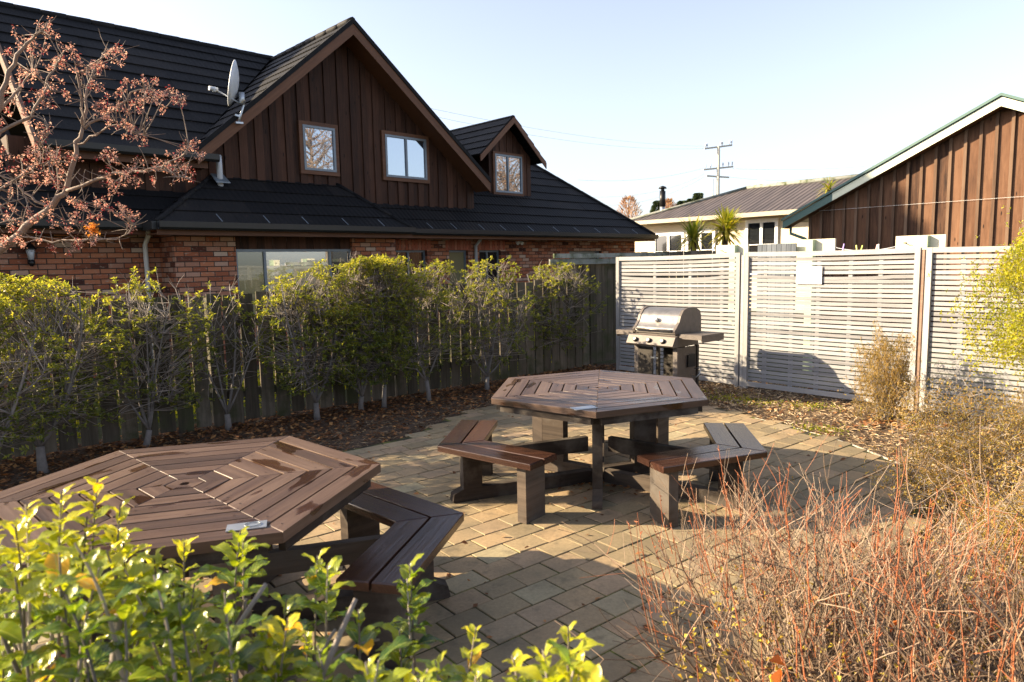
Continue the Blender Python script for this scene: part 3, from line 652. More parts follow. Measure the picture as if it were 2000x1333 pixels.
# left recessed boards
q=[HV(60,290,NG),HV(60,383,NG),HV(392,395,NG),HV(392,300,NG)]; zlt=3.62
mb=MB(); boards(mb,[(1.9,2.86),(uL,2.86),(uL,3.7),(1.9,3.7)],NG-.02,.2,.02,proud=.02); mb.build('left_wall_boards',M['gable'],house)
mb=MB(); mb.prism([W3(1.9,NG-.05,2.4),W3(uL+.1,NG-.05,2.4),W3(uL+.1,NG-.05,3.72),W3(1.9,NG-.05,3.72)],-NH*2.6,Zv,.2); mb.build('left_upper_wall',M['gable'],house)
for rc,sp_ in (((591,243),(658,337)),[]),(((752,262),(835,352)),[.5]):
    a=HV(*rc[0],NG+.1); b=HV(*rc[1],NG+.1); pane_window((a[0],b[0],b[1],a[1]),NG+.10,sp_,'glass',trim=.075)
# roofs -----------------------------------------------------------------
def roof_plane(name,poly,mat='roof',course=.37,step=.022,thick=.05,parent=None,start=0.0):
    """poly: list of (u,n,z) coplanar, convex, first edge = eave. stepped courses."""
    P=[W3(*p) for p in poly]; X=(P[1]-P[0]).normalized(); nn=(P[1]-P[0]).cross(P[2]-P[1]).normalized()
    if nn.z<0: nn=-nn
    Y=nn.cross(X); 
    if Y.z<0: Y=-Y
    O=P[0]; q=[((p-O).dot(X),(p-O).dot(Y)) for p in P]; y0=min(b for a,b in q); y1=max(b for a,b in q)
    mb=MB(); y=y0+start; k=0
    if start>0: pass
    while y<y1:
        c=clip(clip(q,0,-1,-y),0,1,y+course)
        if len(c)>2 and area2(c)>1e-5:
            def h(b): return step*(1-(b-y)/course)
            # subdivide along x for slight unevenness
            xs=[a for a,b in c]; xa=min(xs); 
            while xa<max(xs):
                xb=xa+1.28; cc=clip(clip(c,-1,0,-xa),1,0,xb)
                if len(cc)>2 and area2(cc)>1e-5:
                    dz=ru(0,.008); tn=rnd()
                    top=[O+X*a+Y*b+nn*(h(b)+dz) for a,b in cc]; bot=[p-nn*(thick) for p in top]
                    ar=Vector()
                    for i in range(len(top)): ar+=top[i].cross(top[(i+1)%len(top)])
                    if ar.dot(nn)<0: top=top[::-1];bot=bot[::-1];cc=cc[::-1]
                    uv=[(a*2.6,b) for a,b in cc]; mb.face(top,uv,tn)
                    for i in range(len(top)):
                        j=(i+1)%len(top); mb.face([bot[i],bot[j],top[j],top[i]],[uv[i],uv[j],uv[j],uv[i]],tn)
                xa=xb
        y+=course; k+=1
    # underside
    P2=[p-nn*.02 for p in P]; mb.face(P2,None,.2)
    return mb.build(name,M[mat],parent or house)
S=.84
def zl(n): return ZE+S*(-11.8-n)           # lower roof plane
def zu(n): return 3.60+S*(-12.1-n)         # upper left plane
NRG=-15.5
uv0=2.2
ridge_z=zu(NRG)
zv_=roofz(uL); nv_=-12.1-(zv_-3.60)/S
roof_plane('main_roof',[(uv0,-12.1,3.60),(uL,-12.1,3.60),(uL,nv_-.02,zu(nv_-.02)),(pk[0],NRG,ridge_z),(uv0,NRG,ridge_z)],start=0)
roof_plane('main_roof_rear',[(pk[0]+1,-18.9,3.6),(uv0,-18.9,3.6),(uv0,NRG,ridge_z),(pk[0]+1,NRG,ridge_z)])
def ridge_cap(a,b,r=.09,name='ridge_cap'):
    mb=MB(); a=Vector(a);b=Vector(b); n=max(2,int((b-a).length/.4)); 
    for i in range(n):
        p=a+(b-a)*i/n; q=a+(b-a)*(i+1.08)/n; mb.tube([p,q],[r*.9,r],7)
    mb.build(name,M['roof'],house)
ridge_cap(W3(uv0,NRG,ridge_z),W3(pk[0],NRG,ridge_z),.075)
# left cream verge
mb=MB(); mb.beam(W3(uv0-.03,-12.0,3.56),W3(uv0-.03,NRG,ridge_z+.03),NH+Zv*S,.0,.0) if False else None
mb=MB(); mb.prism([W3(uv0-.06,-12.0,3.60),W3(uv0-.06,NRG,ridge_z+.08),W3(uv0-.06,NRG,ridge_z-.12),W3(uv0-.06,-12.0,3.40)],UH*.05,NH); mb.build('barge_board',M['post'],house)
# lower roofs: left, right with hip, bay
ulow=-5
roof_plane('lower_left_roof',[(ulow,-11.8,ZE),(bu1,-11.8,ZE),(bu1,-12.6,zl(-12.6)),(ulow,-12.6,zl(-12.6))])
roof_plane('left_wing_roof',[(ulow,-12.6,zl(-12.6)),(uv0-.1,-12.6,zl(-12.6)),(uv0-.1,-13.9,zl(-13.9)),(ulow,-13.9,zl(-13.9))])
UE=HZ=None
p=G(1279,465,ZE); ue=p.dot(UH); 
e2=V(1279,463,NH*-11.8,UH).dot(UH)
ue=e2; sh=3.55
roof_plane('lower_right_roof',[(bu1-.6,-11.8,ZE),(ue,-11.8,ZE),(ue-sh,-11.8-sh,zl(-11.8-sh)),(bu1-.6,-11.8-sh,zl(-11.8-sh))])
roof_plane('end_hip_roof',[(ue,-11.8,ZE),(ue,-18.9,ZE),(ue-sh,-11.8-sh,zl(-11.8-sh))])
ridge_cap(W3(ue,-11.8,ZE+.02),W3(ue-sh,-11.8-sh,zl(-11.8-sh)+.02),.06,'hip_cap')
# bay roof
gb=-11.25; gu0=HV(306,440,gb)[0]; gu1=HV(805,450,gb)[0]; tz=zl(-12.5)+.42; 
tl=HV(415,347,NG); tr=HV(658,362,NG); tz=(tl[1]+tr[1])/2
ZB=HV(500,441,gb)[1]
roof_plane('bay_roof',[(gu0,gb,ZB),(gu1,gb,ZB),(tr[0],NG,tz),(tl[0],NG,tz)])
roof_plane('bay_hip_roof',[(gu0,-12.5,ZB),(gu0,gb,ZB),(tl[0],NG,tz)])
roof_plane('bay_hip_roof',[(gu1,gb,ZB),(gu1+.25,-12.5,ZB+.1),(tr[0],NG,tz)])
ridge_cap(W3(gu0,gb,ZB+.02),W3(tl[0],NG,tz+.02),.045,'hip_cap'); ridge_cap(W3(gu1,gb,ZB+.02),W3(tr[0],NG,tz+.02),.045,'hip_cap')
# gable roof slopes (ridge runs back to the main ridge)
el=(lft[0]-.0,lft[1]); er=(rgt[0],rgt[1])
roof_plane('gable_roof',[(el[0],NRG-.6,el[1]),(el[0],NR,el[1]),(pk[0],NR,pk[1]),(pk[0],NRG-.6,pk[1])])
roof_plane('gable_roof',[(er[0],NR,er[1]),(er[0],NRG-.6,er[1]),(pk[0],NRG-.6,pk[1]),(pk[0],NR,pk[1])])
ridge_cap(W3(pk[0],NR+.02,pk[1]+.02),W3(pk[0],NRG,pk[1]+.02),.07)
# barge boards + verge flashing
for e in (el,er):
    mb=MB(); a=W3(e[0],NR+.03,e[1]-.04); b=W3(pk[0],NR+.03,pk[1]-.04); dn=Vector((0,0,-.21)); mb.prism([a,b,b+dn,a+dn],-NH*.03,b-a); mb.build('barge_board',M['trim'],house)
    mb=MB(); a=W3(e[0],NR+.05,e[1]+.055); b=W3(pk[0],NR+.05,pk[1]+.055); dn=Vector((0,0,-.10)); mb.prism([a,b,b+dn,a+dn],-NH*.06,b-a); mb.build('verge_cap',M['roof'],house)
    mb=MB(); a=W3(e[0],NR,e[1]-.22); b=W3(pk[0],NR,pk[1]-.22); mb.face([a,b,b-NH*.5,a-NH*.5],None,.4); mb.build('soffit',M['trim'],house)
# gutters
def gutter(pts,mat='gutter',r=.06):
    for a,b in zip(pts[:-1],pts[1:]):
        A=W3(*a);B=W3(*b); mb=MB(); d=(B-A).normalized(); s=d.cross(Zv)
        if s.dot(NH)<0 and abs(s.dot(NH))>.3: s=-s
        prof=[(0,.05),(0,-.05),(.03,-.075),(.085,-.075),(.11,-.04),(.115,.05),(.105,.05),(.10,-.035),(.08,-.065),(.03,-.065),(.01,-.045),(.01,.05)]
        vs=[A+s*x+Zv*z for x,z in prof]+[B+s*x+Zv*z for x,z in prof]; n=len(prof); fs=[(i,(i+1)%n,n+(i+1)%n,n+i) for i in range(n)]+[tuple(range(n))[::-1],tuple(range(n,2*n))]
        mb.grid(vs,fs,None,.5,False); mb.build('gutter',M[mat],house)
gutter([(ulow,-11.78,ZE-.02),(gu0,-11.78,ZE-.02)]); gutter([(gu0,gb+.02,ZB-.02),(gu1,gb+.02,ZB-.02)]); gutter([(gu1,-11.78,ZE-.02),(ue,-11.78,ZE-.02)]); gutter([(uv0,-12.08,3.58),(uL+.15,-12.08,3.58)])
mb=MB(); mb.box(W3(gu0-.02,(gb-11.78)/2,ZB-.03),UH*.05,NH*abs(gb+11.78)/2,Zv*.06); mb.build('gutter_return',M['gutter'],house)
# fascia + soffit
mb=MB()
for (a,b,nf,nw,z) in ((ulow,gu0,-11.79,NW,ZE-.04),(gu0,gu1,gb,NB,ZB-.05),(gu1,ue,-11.79,NW,ZE-.04)):
    mb.box(W3((a+b)/2,nf-.015,z-.05),UH*(b-a)/2,NH*.012,Zv*.07); mb.box(W3((a+b)/2,(nf+nw)/2,z-.10),UH*(b-a)/2,NH*abs(nf-nw)/2,Zv*.008)
mb.build('fascia',M['trim'],house)
mb=MB(); mb.box(W3((uv0+uL)/2,-12.13,3.48),UH*(uL-uv0)/2,NH*.012,Zv*.08); mb.box(W3((uv0+uL)/2,-12.3,3.42),UH*(uL-uv0)/2,NH*.18,Zv*.008); mb.build('fascia',M['trim'],house)
# gutter straps
for px in (430,522,597,675,745,840,887,941,983,1037,1086,1127,1167,1205,1240):
    n_=gb if px<790 else -11.8; z_=ZB if px<790 else ZE
    u=V(px,455 if px>790 else 436,NH*n_,UH).dot(UH); mb=MB(); mb.beam(W3(u,n_+.10,z_+.045),W3(u-.02,n_-.09,z_+.045+.13),UH,.014,.006,tone=.5); mb.build('gutter_strap',M['alu'],house)
# downpipes
def downpipe(px,ptop,nw,nf,z0):
    u=V(px,480,NH*nw,UH).dot(UH); mb=MB(); mb.tube([W3(u+.02,nf,z0-.06),W3(u+.02,nf,z0-.16),W3(u,nw+.06,z0-.30),W3(u,nw+.06,.05)],.038,10,.5); mb.build('downpipe',M['pvc' if px>500 else 'white'],house)
downpipe(281,450,NW,NW+.2,ZE); downpipe(926,468,NW,NW+.2,ZE)
# vent pipe
u,z=HV(428,355,-12.3); mb=MB(); zr=z
mb.tube([W3(u,-12.25,zr-.25),W3(u,-12.25,zr+.30),W3(u,-12.25,zr+.42)],[.05,.05,.048],12,.5); mb.tube([W3(u,-12.25,zr+.42),W3(u,-12.25,zr+.45)],[.055,.03],12,.5); mb.build('vent_pipe',M['dish'],house)
mb=MB(); mb.prism([W3(u-.12,-12.12,zr-.04),W3(u+.12,-12.12,zr-.04),W3(u+.11,-12.38,zr+.12),W3(u-.11,-12.38,zr+.12)],Zv*.02,UH,.5); mb.build('pipe_flashing',M['alu'],house)
# dormer
ND=-13.05
wl=HV(955,380,ND)[0]; wr=HV(1036,383,ND)[0]; zbt=HV(1000,383,ND)[1]-.02
ap_=HV(1002,226,ND+.35); dl=HV(938,303,ND+.35); dr_=HV(1066,316,ND+.35); zel=(dl[1]+dr_[1])/2; 
hw=(dr_[0]-dl[0])/2; ap_=((dl[0]+dr_[0])/2,ap_[1])
sl=(ap_[1]-zel)/hw
def dz(u): return ap_[1]-sl*abs(u-ap_[0])
mb=MB(); boards(mb,[(wl,zbt),(wr,zbt),(wr,dz(wr)-.12),(ap_[0],ap_[1]-.12),(wl,dz(wl)-.12)],ND,.12,.02,proud=.015); dorm=mb.build('dormer',M['gable'],house)
mb=MB(); mb.prism([W3(wl+.01,ND-.01,2.6),W3(wr-.01,ND-.01,2.6),W3(wr-.01,ND-.01,dz(wr)-.1),W3(ap_[0],ND-.01,ap_[1]-.1),W3(wl+.01,ND-.01,dz(wl)-.1)],-NH*2.5,Zv,.3); mb.build('dormer_cheeks',M['gable'],dorm)
for e,sg in ((dl[0],1),(dr_[0],-1)):
    P=[(e,ND-3.0,zel),(e,ND+.35,zel),(ap_[0],ND+.35,ap_[1]),(ap_[0],ND-3.0,ap_[1])]
    if sg<0: P=[(e,ND+.35,zel),(e,ND-3.0,zel),(ap_[0],ND-3.0,ap_[1]),(ap_[0],ND+.35,ap_[1])]
    roof_plane('dormer_roof',P,parent=dorm,course=.3)
    mb=MB(); a=W3(e,ND+.38,zel-.02); b=W3(ap_[0],ND+.38,ap_[1]-.03); dn=Vector((0,0,-.15)); mb.prism([a,b,b+dn,a+dn],-NH*.03,b-a); mb.build('dormer_barge_board',M['trim'],dorm)
wa=HV(967,300,ND+.08); wb=HV(1021,383,ND+.08); pane_window((wa[0],wb[0],zbt+.08,wa[1]),ND+.08,[.47],'glass',trim=.06)
# wall lantern
c=W3(*(lambda a:(a[0],NW+.12,a[1]))(HV(61,505,NW+.12))); lt=empty('wall_lantern',c,'black coach lantern on the brick wall left of the white downpipe','lantern')
mb=MB(); mb.tube([c+Zv*-.02,c+Zv*.13],[.035,.06],6,.5); mb.build('glass_shade',M['dish'],lt)
mb=MB(); mb.tube([c+Zv*.13,c+Zv*.15,c+Zv*.22,c+Zv*.25],[.09,.085,.02,.012],6,.5); mb.build('lantern_cap',M['black'],lt)
mb=MB(); mb.tube([c-Zv*.12,c-Zv*.08,c-Zv*.02],[.02,.05,.04],6,.5); mb.beam(c-Zv*.08,c-NH*.12-Zv*.08,Zv,.03,.03,tone=.5); mb.build('bracket',M['black'],lt)
# security light
c=W3(*(lambda a:(a[0],NW+.06,a[1]))(HV(1012,473,NW+.06))); lt=empty('security_light',c,'small twin security light under the eave right of the grey downpipe','light'); 
for s in (-.07,.07):
    mb=MB(); mb.tube([c+UH*s,c+UH*s+NH*.08-Zv*.04],[.03,.045],10,.5); mb.build('lamp_head',M['white'],lt)
mb=MB(); mb.box(c,UH*.08,NH*.02,Zv*.02,tone=.5); mb.build('bracket',M['white'],lt)
# satellite dish
nd=-11.9; 
def DP(px,py,n=nd): u,z=HV(px,py,n); return W3(u,n,z)
c=DP(466,166); t=empty('satellite_dish',DP(468,240),'grey satellite dish clamped to the left barge board of the big gable','satellite dish')
fd=Vector((-.955,-.27,.20)).normalized(); a1=fd.cross(Zv).normalized(); a2=a1.cross(fd).normalized(); rad=.36
mb=MB(); vs=[c]; fs=[]; 
for j in range(1,6):
    for i in range(28):
        an=i/28*6.2832; r=rad*j/5; vs.append(c+(a1*math.cos(an)*.9+a2*math.sin(an)*1.08)*r+fd*(.10*(j/5)**2))
for i in range(28): fs.append((0,1+i,1+(i+1)%28))
for j in range(4):
    for i in range(28): a=1+j*28+i;b=1+j*28+(i+1)%28; fs.append((a,a+28,b+28,b))
mb.grid(vs,fs,None,.5,True); dsh=mb.build('reflector',M['dish'],t); sol=dsh.modifiers.new('thick','SOLIDIFY'); sol.thickness=.015
base=DP(466,193); mb=MB(); lo=c-Zv*.30+fd*.02; arm_end=DP(418,174,nd+.1); mb.tube([lo,arm_end],.012,7,.5); mb.build('feed_arm',M['dish'],t)
mb=MB(); mb.tube([arm_end-fd*.0+UH*.06,arm_end-UH*.08],[.03,.035],10,.5); mb.tube([arm_end+Zv*.03,arm_end-Zv*.05],[.025,.03],8,.5); mb.build('feed_horn',M['dish'],t)
mb=MB(); mb.tube([c-fd*.04-Zv*.12,lo-fd*.06,lo],[.05,.05,.03],8,.5); mb.tube([DP(476,185),DP(476,205),DP(470,225),DP(467,238)],.02,8,.5); mb.tube([c-Zv*.2-fd*.03,DP(476,190)],.02,8,.5); mb.beam(DP(460,240),DP(474,241),Zv,.03,.05,tone=.5); mb.beam(DP(459,225),DP(470,228),Zv,.03,.03,tone=.5); mb.build('mast_bracket',M['galv'],t)
# ============================================================ CREAM HOUSE
CD=SD; CN=SN
C0=G(1236,433,3.2)
def CV(px,py,off=0): return V(px,py,C0+CN*off,CD)
ch=empty('cream_house',Vector((C0.x,C0.y,0)),'low cream plastered bungalow with brown corrugated roof and white windows, beyond the screens','house')
wl_=.55
a=CV(1215,500,wl_); b=CV(1700,500,wl_); a.z=b.z=0; mb=MB(); mb.prism([a,b,b+Zv*3.1,a+Zv*3.1],CN*.2,CD,.5); mb.prism([a,a+CN*8,a+CN*8+Zv*3.1,a+Zv*3.1],CD*.2,CN,.5); mb.build('wall',M['cream'],ch)
ea=CV(1222,434); eb=CV(1700,402); ea.z=eb.z=3.2
pk2=(ea+eb)/2
# hip roof: slope up away from the eave
rz=4.35; rn=3.2
r0=ea+CD*3.3+CN*rn; r0.z=rz; r1=eb+CN*rn; r1.z=rz
def iron_face(name,P):
    mb=MB(); P=[Vector(p) for p in P]; X=(P[1]-P[0]).normalized(); n=X.cross(P[2]-P[1]).normalized(); Y=n.cross(X)
    T=P; mb.face(T,[((p-P[0]).dot(X),(p-P[0]).dot(Y)) for p in P],.5); mb.face([p-Zv*.06 for p in P[::-1]],None,.5)
    for i in range(len(P)): j=(i+1)%len(P); mb.face([P[i]-Zv*.06,P[j]-Zv*.06,P[j],P[i]],None,.5)
    return mb.build(name,M['iron'],ch)
iron_face('roof',[ea,eb,r1,r0]); bk=ea+CN*2*rn; bk.z=3.2; iron_face('roof_hip',[bk,ea,r0])
mb=MB(); mb.tube([ea+Zv*.03,r0+Zv*.03],.06,6,.5); mb.tube([r0+Zv*.03,r1+Zv*.03],.08,6,.5); mb.build('ridge_cap',M['oldrail'],ch)
mb=MB(); mb.beam(ea-CN*.05-Zv*.07,eb-CN*.05-Zv*.07,Zv,.14,.12,tone=.5); mb.build('gutter',plain('stone_gutter',(.34,.30,.22),.6),ch)
mb=MB(); mb.face([ea-Zv*.1,eb-Zv*.1,eb-Zv*.1+CN*wl_,ea-Zv*.1+CN*wl_],None,.5); mb.build('soffit',M['cream'],ch)
def cwin(x0,x1,y0,y1,cols,mat='darkglass',nm='window'):
    p=CV(x0,y0,wl_-.04); q=CV(x1,y1,wl_-.04); zt=p.z; zb_=1.2; L=(q-p).dot(CD); p0=Vector((p.x,p.y,0)); fw=.10
    mb=MB()
    def bar(s0,s1,z0,z1,o=0): c=p0+CD*(s0+s1)/2+Zv*(z0+z1)/2-CN*o; mb.box(c,CD*(s1-s0)/2,CN*.04,Zv*(z1-z0)/2,tone=.5)
    bar(-fw,L+fw,zt,zt+fw*1.3); bar(-fw,0,zb_,zt); bar(L,L+fw,zb_,zt)
    for i in range(1,cols): bar(L*i/cols-.05,L*i/cols+.05,zb_,zt)
    bar(0,L,(zt+zb_)/2+.1,(zt+zb_)/2+.13,.003); bar(0,L,(zt+zb_)/2-.35,(zt+zb_)/2-.32,.003); bar(0,L,zb_-.05,zb_+.05,.003)
    f=mb.build(nm,M['white'],ch); mb=MB(); mb.box(p0+CD*L/2+Zv*(zt+zb_)/2+CN*.01,CD*L/2,CN*.004,Zv*(zt-zb_)/2,tone=.5); mb.build('pane',M[mat],f)
cwin(1462,1513,437,500,2); cwin(1281,1332,462,500,2); cwin(1345,1392,457,500,2)
# flue
c=D(1294,400,27.5); mb=MB(); c.z=3.4; t=empty('flue_chimney',c,'tall steel flue with black cowl rising from the cream bungalow','chimney')
zt=D(1294,366,27.5).z
mb.tube([c,Vector((c.x,c.y,zt-.75))],.10,12,.5); mb.build('flue',M['galv'],t); mb=MB(); mb.tube([Vector((c.x,c.y,zt-.75)),Vector((c.x,c.y,zt-.15))],.115,12,.5); mb.tube([Vector((c.x,c.y,zt-.15)),Vector((c.x,c.y,zt-.05))],.07,10,.5); mb.tube([Vector((c.x,c.y,zt-.06)),Vector((c.x,c.y,zt)),Vector((c.x,c.y,zt+.05))],[.16,.14,.03],12,.5); mb.build('cowl',M['black'],t)
# ============================================================ SHED (board and batten, right)
H0=G(1583,437,2.5)
def SV(px,py,off=0): return V(px,py,H0+SN*off,SD)
shed=empty('timber_shed',Vector((H0.x,H0.y,0)),'tall brown board and batten building with cream barge board coloured dark green at its shaded end, at the right edge','shed')
wl0=SV(1584,440); apx=SV(1965,192); lo=SV(1541,432)
slp=(apx.z-lo.z)/((apx-lo).dot(SD)); base=Vector((wl0.x,wl0.y,0)); La=(apx-wl0).dot(SD); 
def topz(s): return apx.z-.20-slp*abs(La-s)
mb=MB(); s=0; k=0
mb.prism([base,base+SD*(2*La),base+SD*(2*La)+Zv*topz(2*La),base+SD*La+Zv*topz(La),base+Zv*topz(0)],SN*4,Zv,.3)
mb.build('wall_core',M['shedwood'],shed)
mb=MB(); mbb=MB(); pit=.262
i=0; s=0.0
while s<La*1.9:
    c=base+SD*s-SN*.003; s1=s+pit-.004; mb.prism([c,c+SD*(pit-.004),c+SD*(pit-.004)+Zv*topz(s1),c+Zv*topz(s)],-SN*.02,Zv)
    b0=c-SN*.02; 
    mbb.prism([b0-SD*.028,b0+SD*.028,b0+SD*.028+Zv*(topz(s+.028)-.0),b0-SD*.028+Zv*(topz(s-.028))],-SN*.045,Zv,ru(0,1)); s+=pit
mb.build('wall_boards',M['shedwood'],shed); mbb.build('battens',M['shedbatten'],shed)
# roof with barge board
def edge(s,dz,off): return base+SD*s+Zv*(apx.z-slp*abs(La-s)+dz)-SN*off
s0=(lo-wl0).dot(SD)
for (sa,sb,mt,nm) in ((s0,La*.0+ .62,'green','barge_board'),(.62,La,'creamtrim','barge_board'),(La,2*La,'creamtrim','barge_board')):  # left end dark green: shade on the cream board put into its colour
    mb=MB(); a=edge(sa,-.02,.32);b=edge(sb,-.02,.32); mb.prism([a,b,b-Zv*.17,a-Zv*.17],SN*.03,b-a,.5); mb.build(nm,M['creamtrim' if mt=='creamtrim' else 'green'],shed)
for (sa,sb) in ((s0-.02,La),(La,2*La)):
    mb=MB(); a=edge(sa,.0,.36);b=edge(sb,.0,.36); mb.prism([a,b,b+Zv*.055,a+Zv*.055],SN*4.4,SN,.5); mb.build('roof',M['green'],shed)
mb=MB(); a=edge(s0,-.19,.28); b=edge(La,-.19,.28); mb.face([a,b,b+SN*.28,a+SN*.28],None,.5); mb.build('soffit',M['shedwood'],shed)
mb=MB(); p=edge(s0+.1,-.2,.1); mb.tube([p-Zv*.0,p-Zv*.16,p-Zv*.30+SD*.36,p-Zv*.34+SD*.40],.035,8,.5); mb.build('downpipe',M['green'],shed)
mb=MB(); a=SV(1588,413,-.07);b=SV(2000,384,-.07); mb.tube([a,b],.0028,5,.9,False); mb.build('wire_strand',M['white'],shed)
# ============================================================ CLOTHESLINE THINGS between screen and shed
def tpost(x0,x1,y0,xp,xq,y,lab,mirror=False):
    p=D(x0,y0,y); p2=V(x1,y0,p,SD); L=(p2-p).dot(SD); t=empty('clothesline_post',Vector((p.x,p.y,0))+SD*L/2,lab,'clothesline post','clothesline posts beyond the screens')
    q=V((xp+xq)/2,y0,p-SN*.07,SD); mb=MB(); mb.box(Vector((q.x,q.y,p.z/2-.005)),SD*.05,SN*.05,Zv*(p.z/2)); mb.build('post',M['palegreen'],t)
    mb=MB(); c=p+SD*L/2-Zv*.10; mb.box(c,SD*L/2,SN*.02,Zv*.10,tone=.5); mb.build('crossboard',M['creamboard'],t)
    mb=MB(); a=p+SD*L*.2-Zv*.09-SN*.02; mb.tube([a,a-SN*.05,a-SN*.05+SD*.04],.008,6,.5); mb.build('hook',M['black'],t); return p,p2
pa=tpost(1400,1462,480,1428,1438,11.5,'clothesline post with pale crossboard, leftmost, beside the spiky plants')
pb=tpost(1536,1632,470,1576,1592,10.4,'clothesline post with green upright at the dark lower corner of the shed')
pc=tpost(1751,1848,462,1800,1812,9.0,'clothesline post with wide cream crossboard before the sunlit shed wall')
p=D(1480,478,10.6); p2=V(1553,478,p,SD); mb=MB(); L=(p2-p).dot(SD); t=empty('weathered_planter',Vector((p.x,p.y,0)),'blue-grey weathered board panel between two clothesline posts','panel')
s=0
while s<L: mb.prism([p+SD*s-Zv*1.5,p+SD*(s+.07)-Zv*1.5,p+SD*(s+.07),p+SD*s],SN*.03,Zv); s+=.076
mb.build('board_panel',wood('blue_grey_boards',(.05,.06,.075),(.10,.115,.135),(.15,.17,.2)),t)
mb=MB(); pts=[pb[1]-Zv*.12,(pb[1]+pc[0])/2-Zv*.18,pc[0]-Zv*.12]
for i in range(12):
    pass
n=14; A_=pb[1]-Zv*.10; B_=pc[0]-Zv*.13; ln=[A_.lerp(B_,i/n)-Zv*.05*4*(i/n)*(1-i/n) for i in range(n+1)]; mb.tube(ln,.004,5,.5,False); mb.build('clothesline',M['wire'],None,label='thin grey washing line strung between the two right hand clothesline posts',cat='clothesline')
for x,cn,cc in ((1645,'purple',(.45,.3,.75)),(1672,'yellow',(.75,.75,.2)),(1680,'lime',(.6,.75,.15)),(1709,'pink',(.75,.45,.42)),(1714,'white',(.8,.8,.8))):
    f=min(ln,key=lambda q: abs((1000+F_PX*(q.x)/(q.y))-x)); c=f.copy(); 
    t=(x-1000)/F_PX
    for i in range(n):
        a,b=ln[i],ln[i+1]; fa,fb=a.x/a.y-t,b.x/b.y-t
        if fa*fb<=0: c=a.lerp(b,fa/(fa-fb))
    mb=MB(); tilt=ru(-.3,.3); d=(Zv+SD*tilt).normalized(); mb.beam(c-d*.02-SN*.006,c+d*.075-SN*.004,SD,.012,.006,tone=.5); mb.beam(c-d*.02+SN*.006,c+d*.075+SN*.004,SD,.012,.006,tone=.5)
    mb.build('clothes_peg',plain('peg_'+cn,cc,.5),None,label=cn+' plastic clothes peg on the washing line'+{'purple':', the one nearest the left post','yellow':' beside the lime peg','lime':' just right of the yellow peg','pink':' touching the white peg','white':' farthest right, beside the pink peg'}[cn],cat='clothes peg',group='pegs on the washing line')
# distant grey fence behind screens
p=D(1196,494,13.5); p2=D(1405,490,13.5); t=empty('grey_back_fence',Vector((p.x,p.y,0)),'low grey paling fence top before the bungalow windows','fence')
mb=MB(); d=(p2-p); d.z=0; L=d.length; d.normalize(); s=0
while s<L+.5: zz=p.z+ru(-.01,.01); c=Vector((p.x,p.y,0))+d*s; mb.prism([c,c+d*.13,c+d*.13+Zv*zz,c+Zv*zz],Vector((0,.02,0)),Zv); s+=.14
mb.build('palings',M['paling'],t)
# ============================================================ UTILITY POLE + WIRES
PY=42
def UP(px,py,y=PY): return D(px,py,y)
t=empty('utility_pole',UP(1402,390)*1,'tall pale utility pole with crossarms and insulators behind the bungalow','utility pole'); t.location.z=0
b=UP(1402,392); mb=MB(); top=UP(1404,286); x,y=b.x,b.y; mb.tube([(x,y,0),(x,y,top.z)],[.13,.09],10,.5); mb.tube([(x-.32,y,0),(x-.32,y,UP(1398,350).z)],[.05,.04],8,.5); mb.build('pole',M['polewood'],t)
for (xa,ya,xb,yb,ins) in ((1376,291,1430,284,(1378,1381,1408,1411,1425,1429)),(1374,332,1432,326,(1378,1388,1412,1423,1430)),(1380,344,1424,347,())):
    a=UP(xa,ya);c=UP(xb,yb); mb=MB(); mb.beam(a,c,Zv,.09,.08,tone=.5); mb.build('crossarm',M['polewood'],t)
    for xi in ins:
        f=(xi-xa)/(xb-xa); p=a.lerp(c,f); mb=MB(); mb.tube([p,p+Zv*.12,p+Zv*.15,p+Zv*.30],[.02,.02,.045,.035],8,.5); mb.build('insulator',M['wire'],t)
def wire(pa,pb,ya,yb,sag,lab):
    a=UP(*pa,ya);b=UP(*pb,yb); n=20; mb=MB(); mb.tube([a.lerp(b,i/n)-Zv*sag*4*(i/n)*(1-i/n) for i in range(n+1)],.0065,4,.5,False); mb.build('power_line',M['wire'],None,label=lab,cat='power line',group='overhead power lines')
wire((1378,328),(1130,352),PY,36,.3,'thick power line leaving the pole to the left, just above the brick house hip')
wire((1376,345),(1150,402),PY,33,.5,'lowest faint line sloping down left from the pole')
wire((1376,340),(1150,385),PY,30,.4,'second lowest line sloping down left from the pole')
wire((1378,286),(840,212),PY,24,.3,'uppermost line crossing the sky behind the big gable')
wire((1378,290),(840,226),PY,24,.4,'line just under the uppermost one behind the big gable')
wire((1430,330),(1720,322),PY,60,.2,'line leaving the pole to the right toward the shed roof')
wire((1424,346),(1660,336),PY,55,.4,'lower line leaving the pole to the right')
wire((1432,328),(1600,368),PY,30,.3,'service line dropping right from the pole to the bungalow roof')
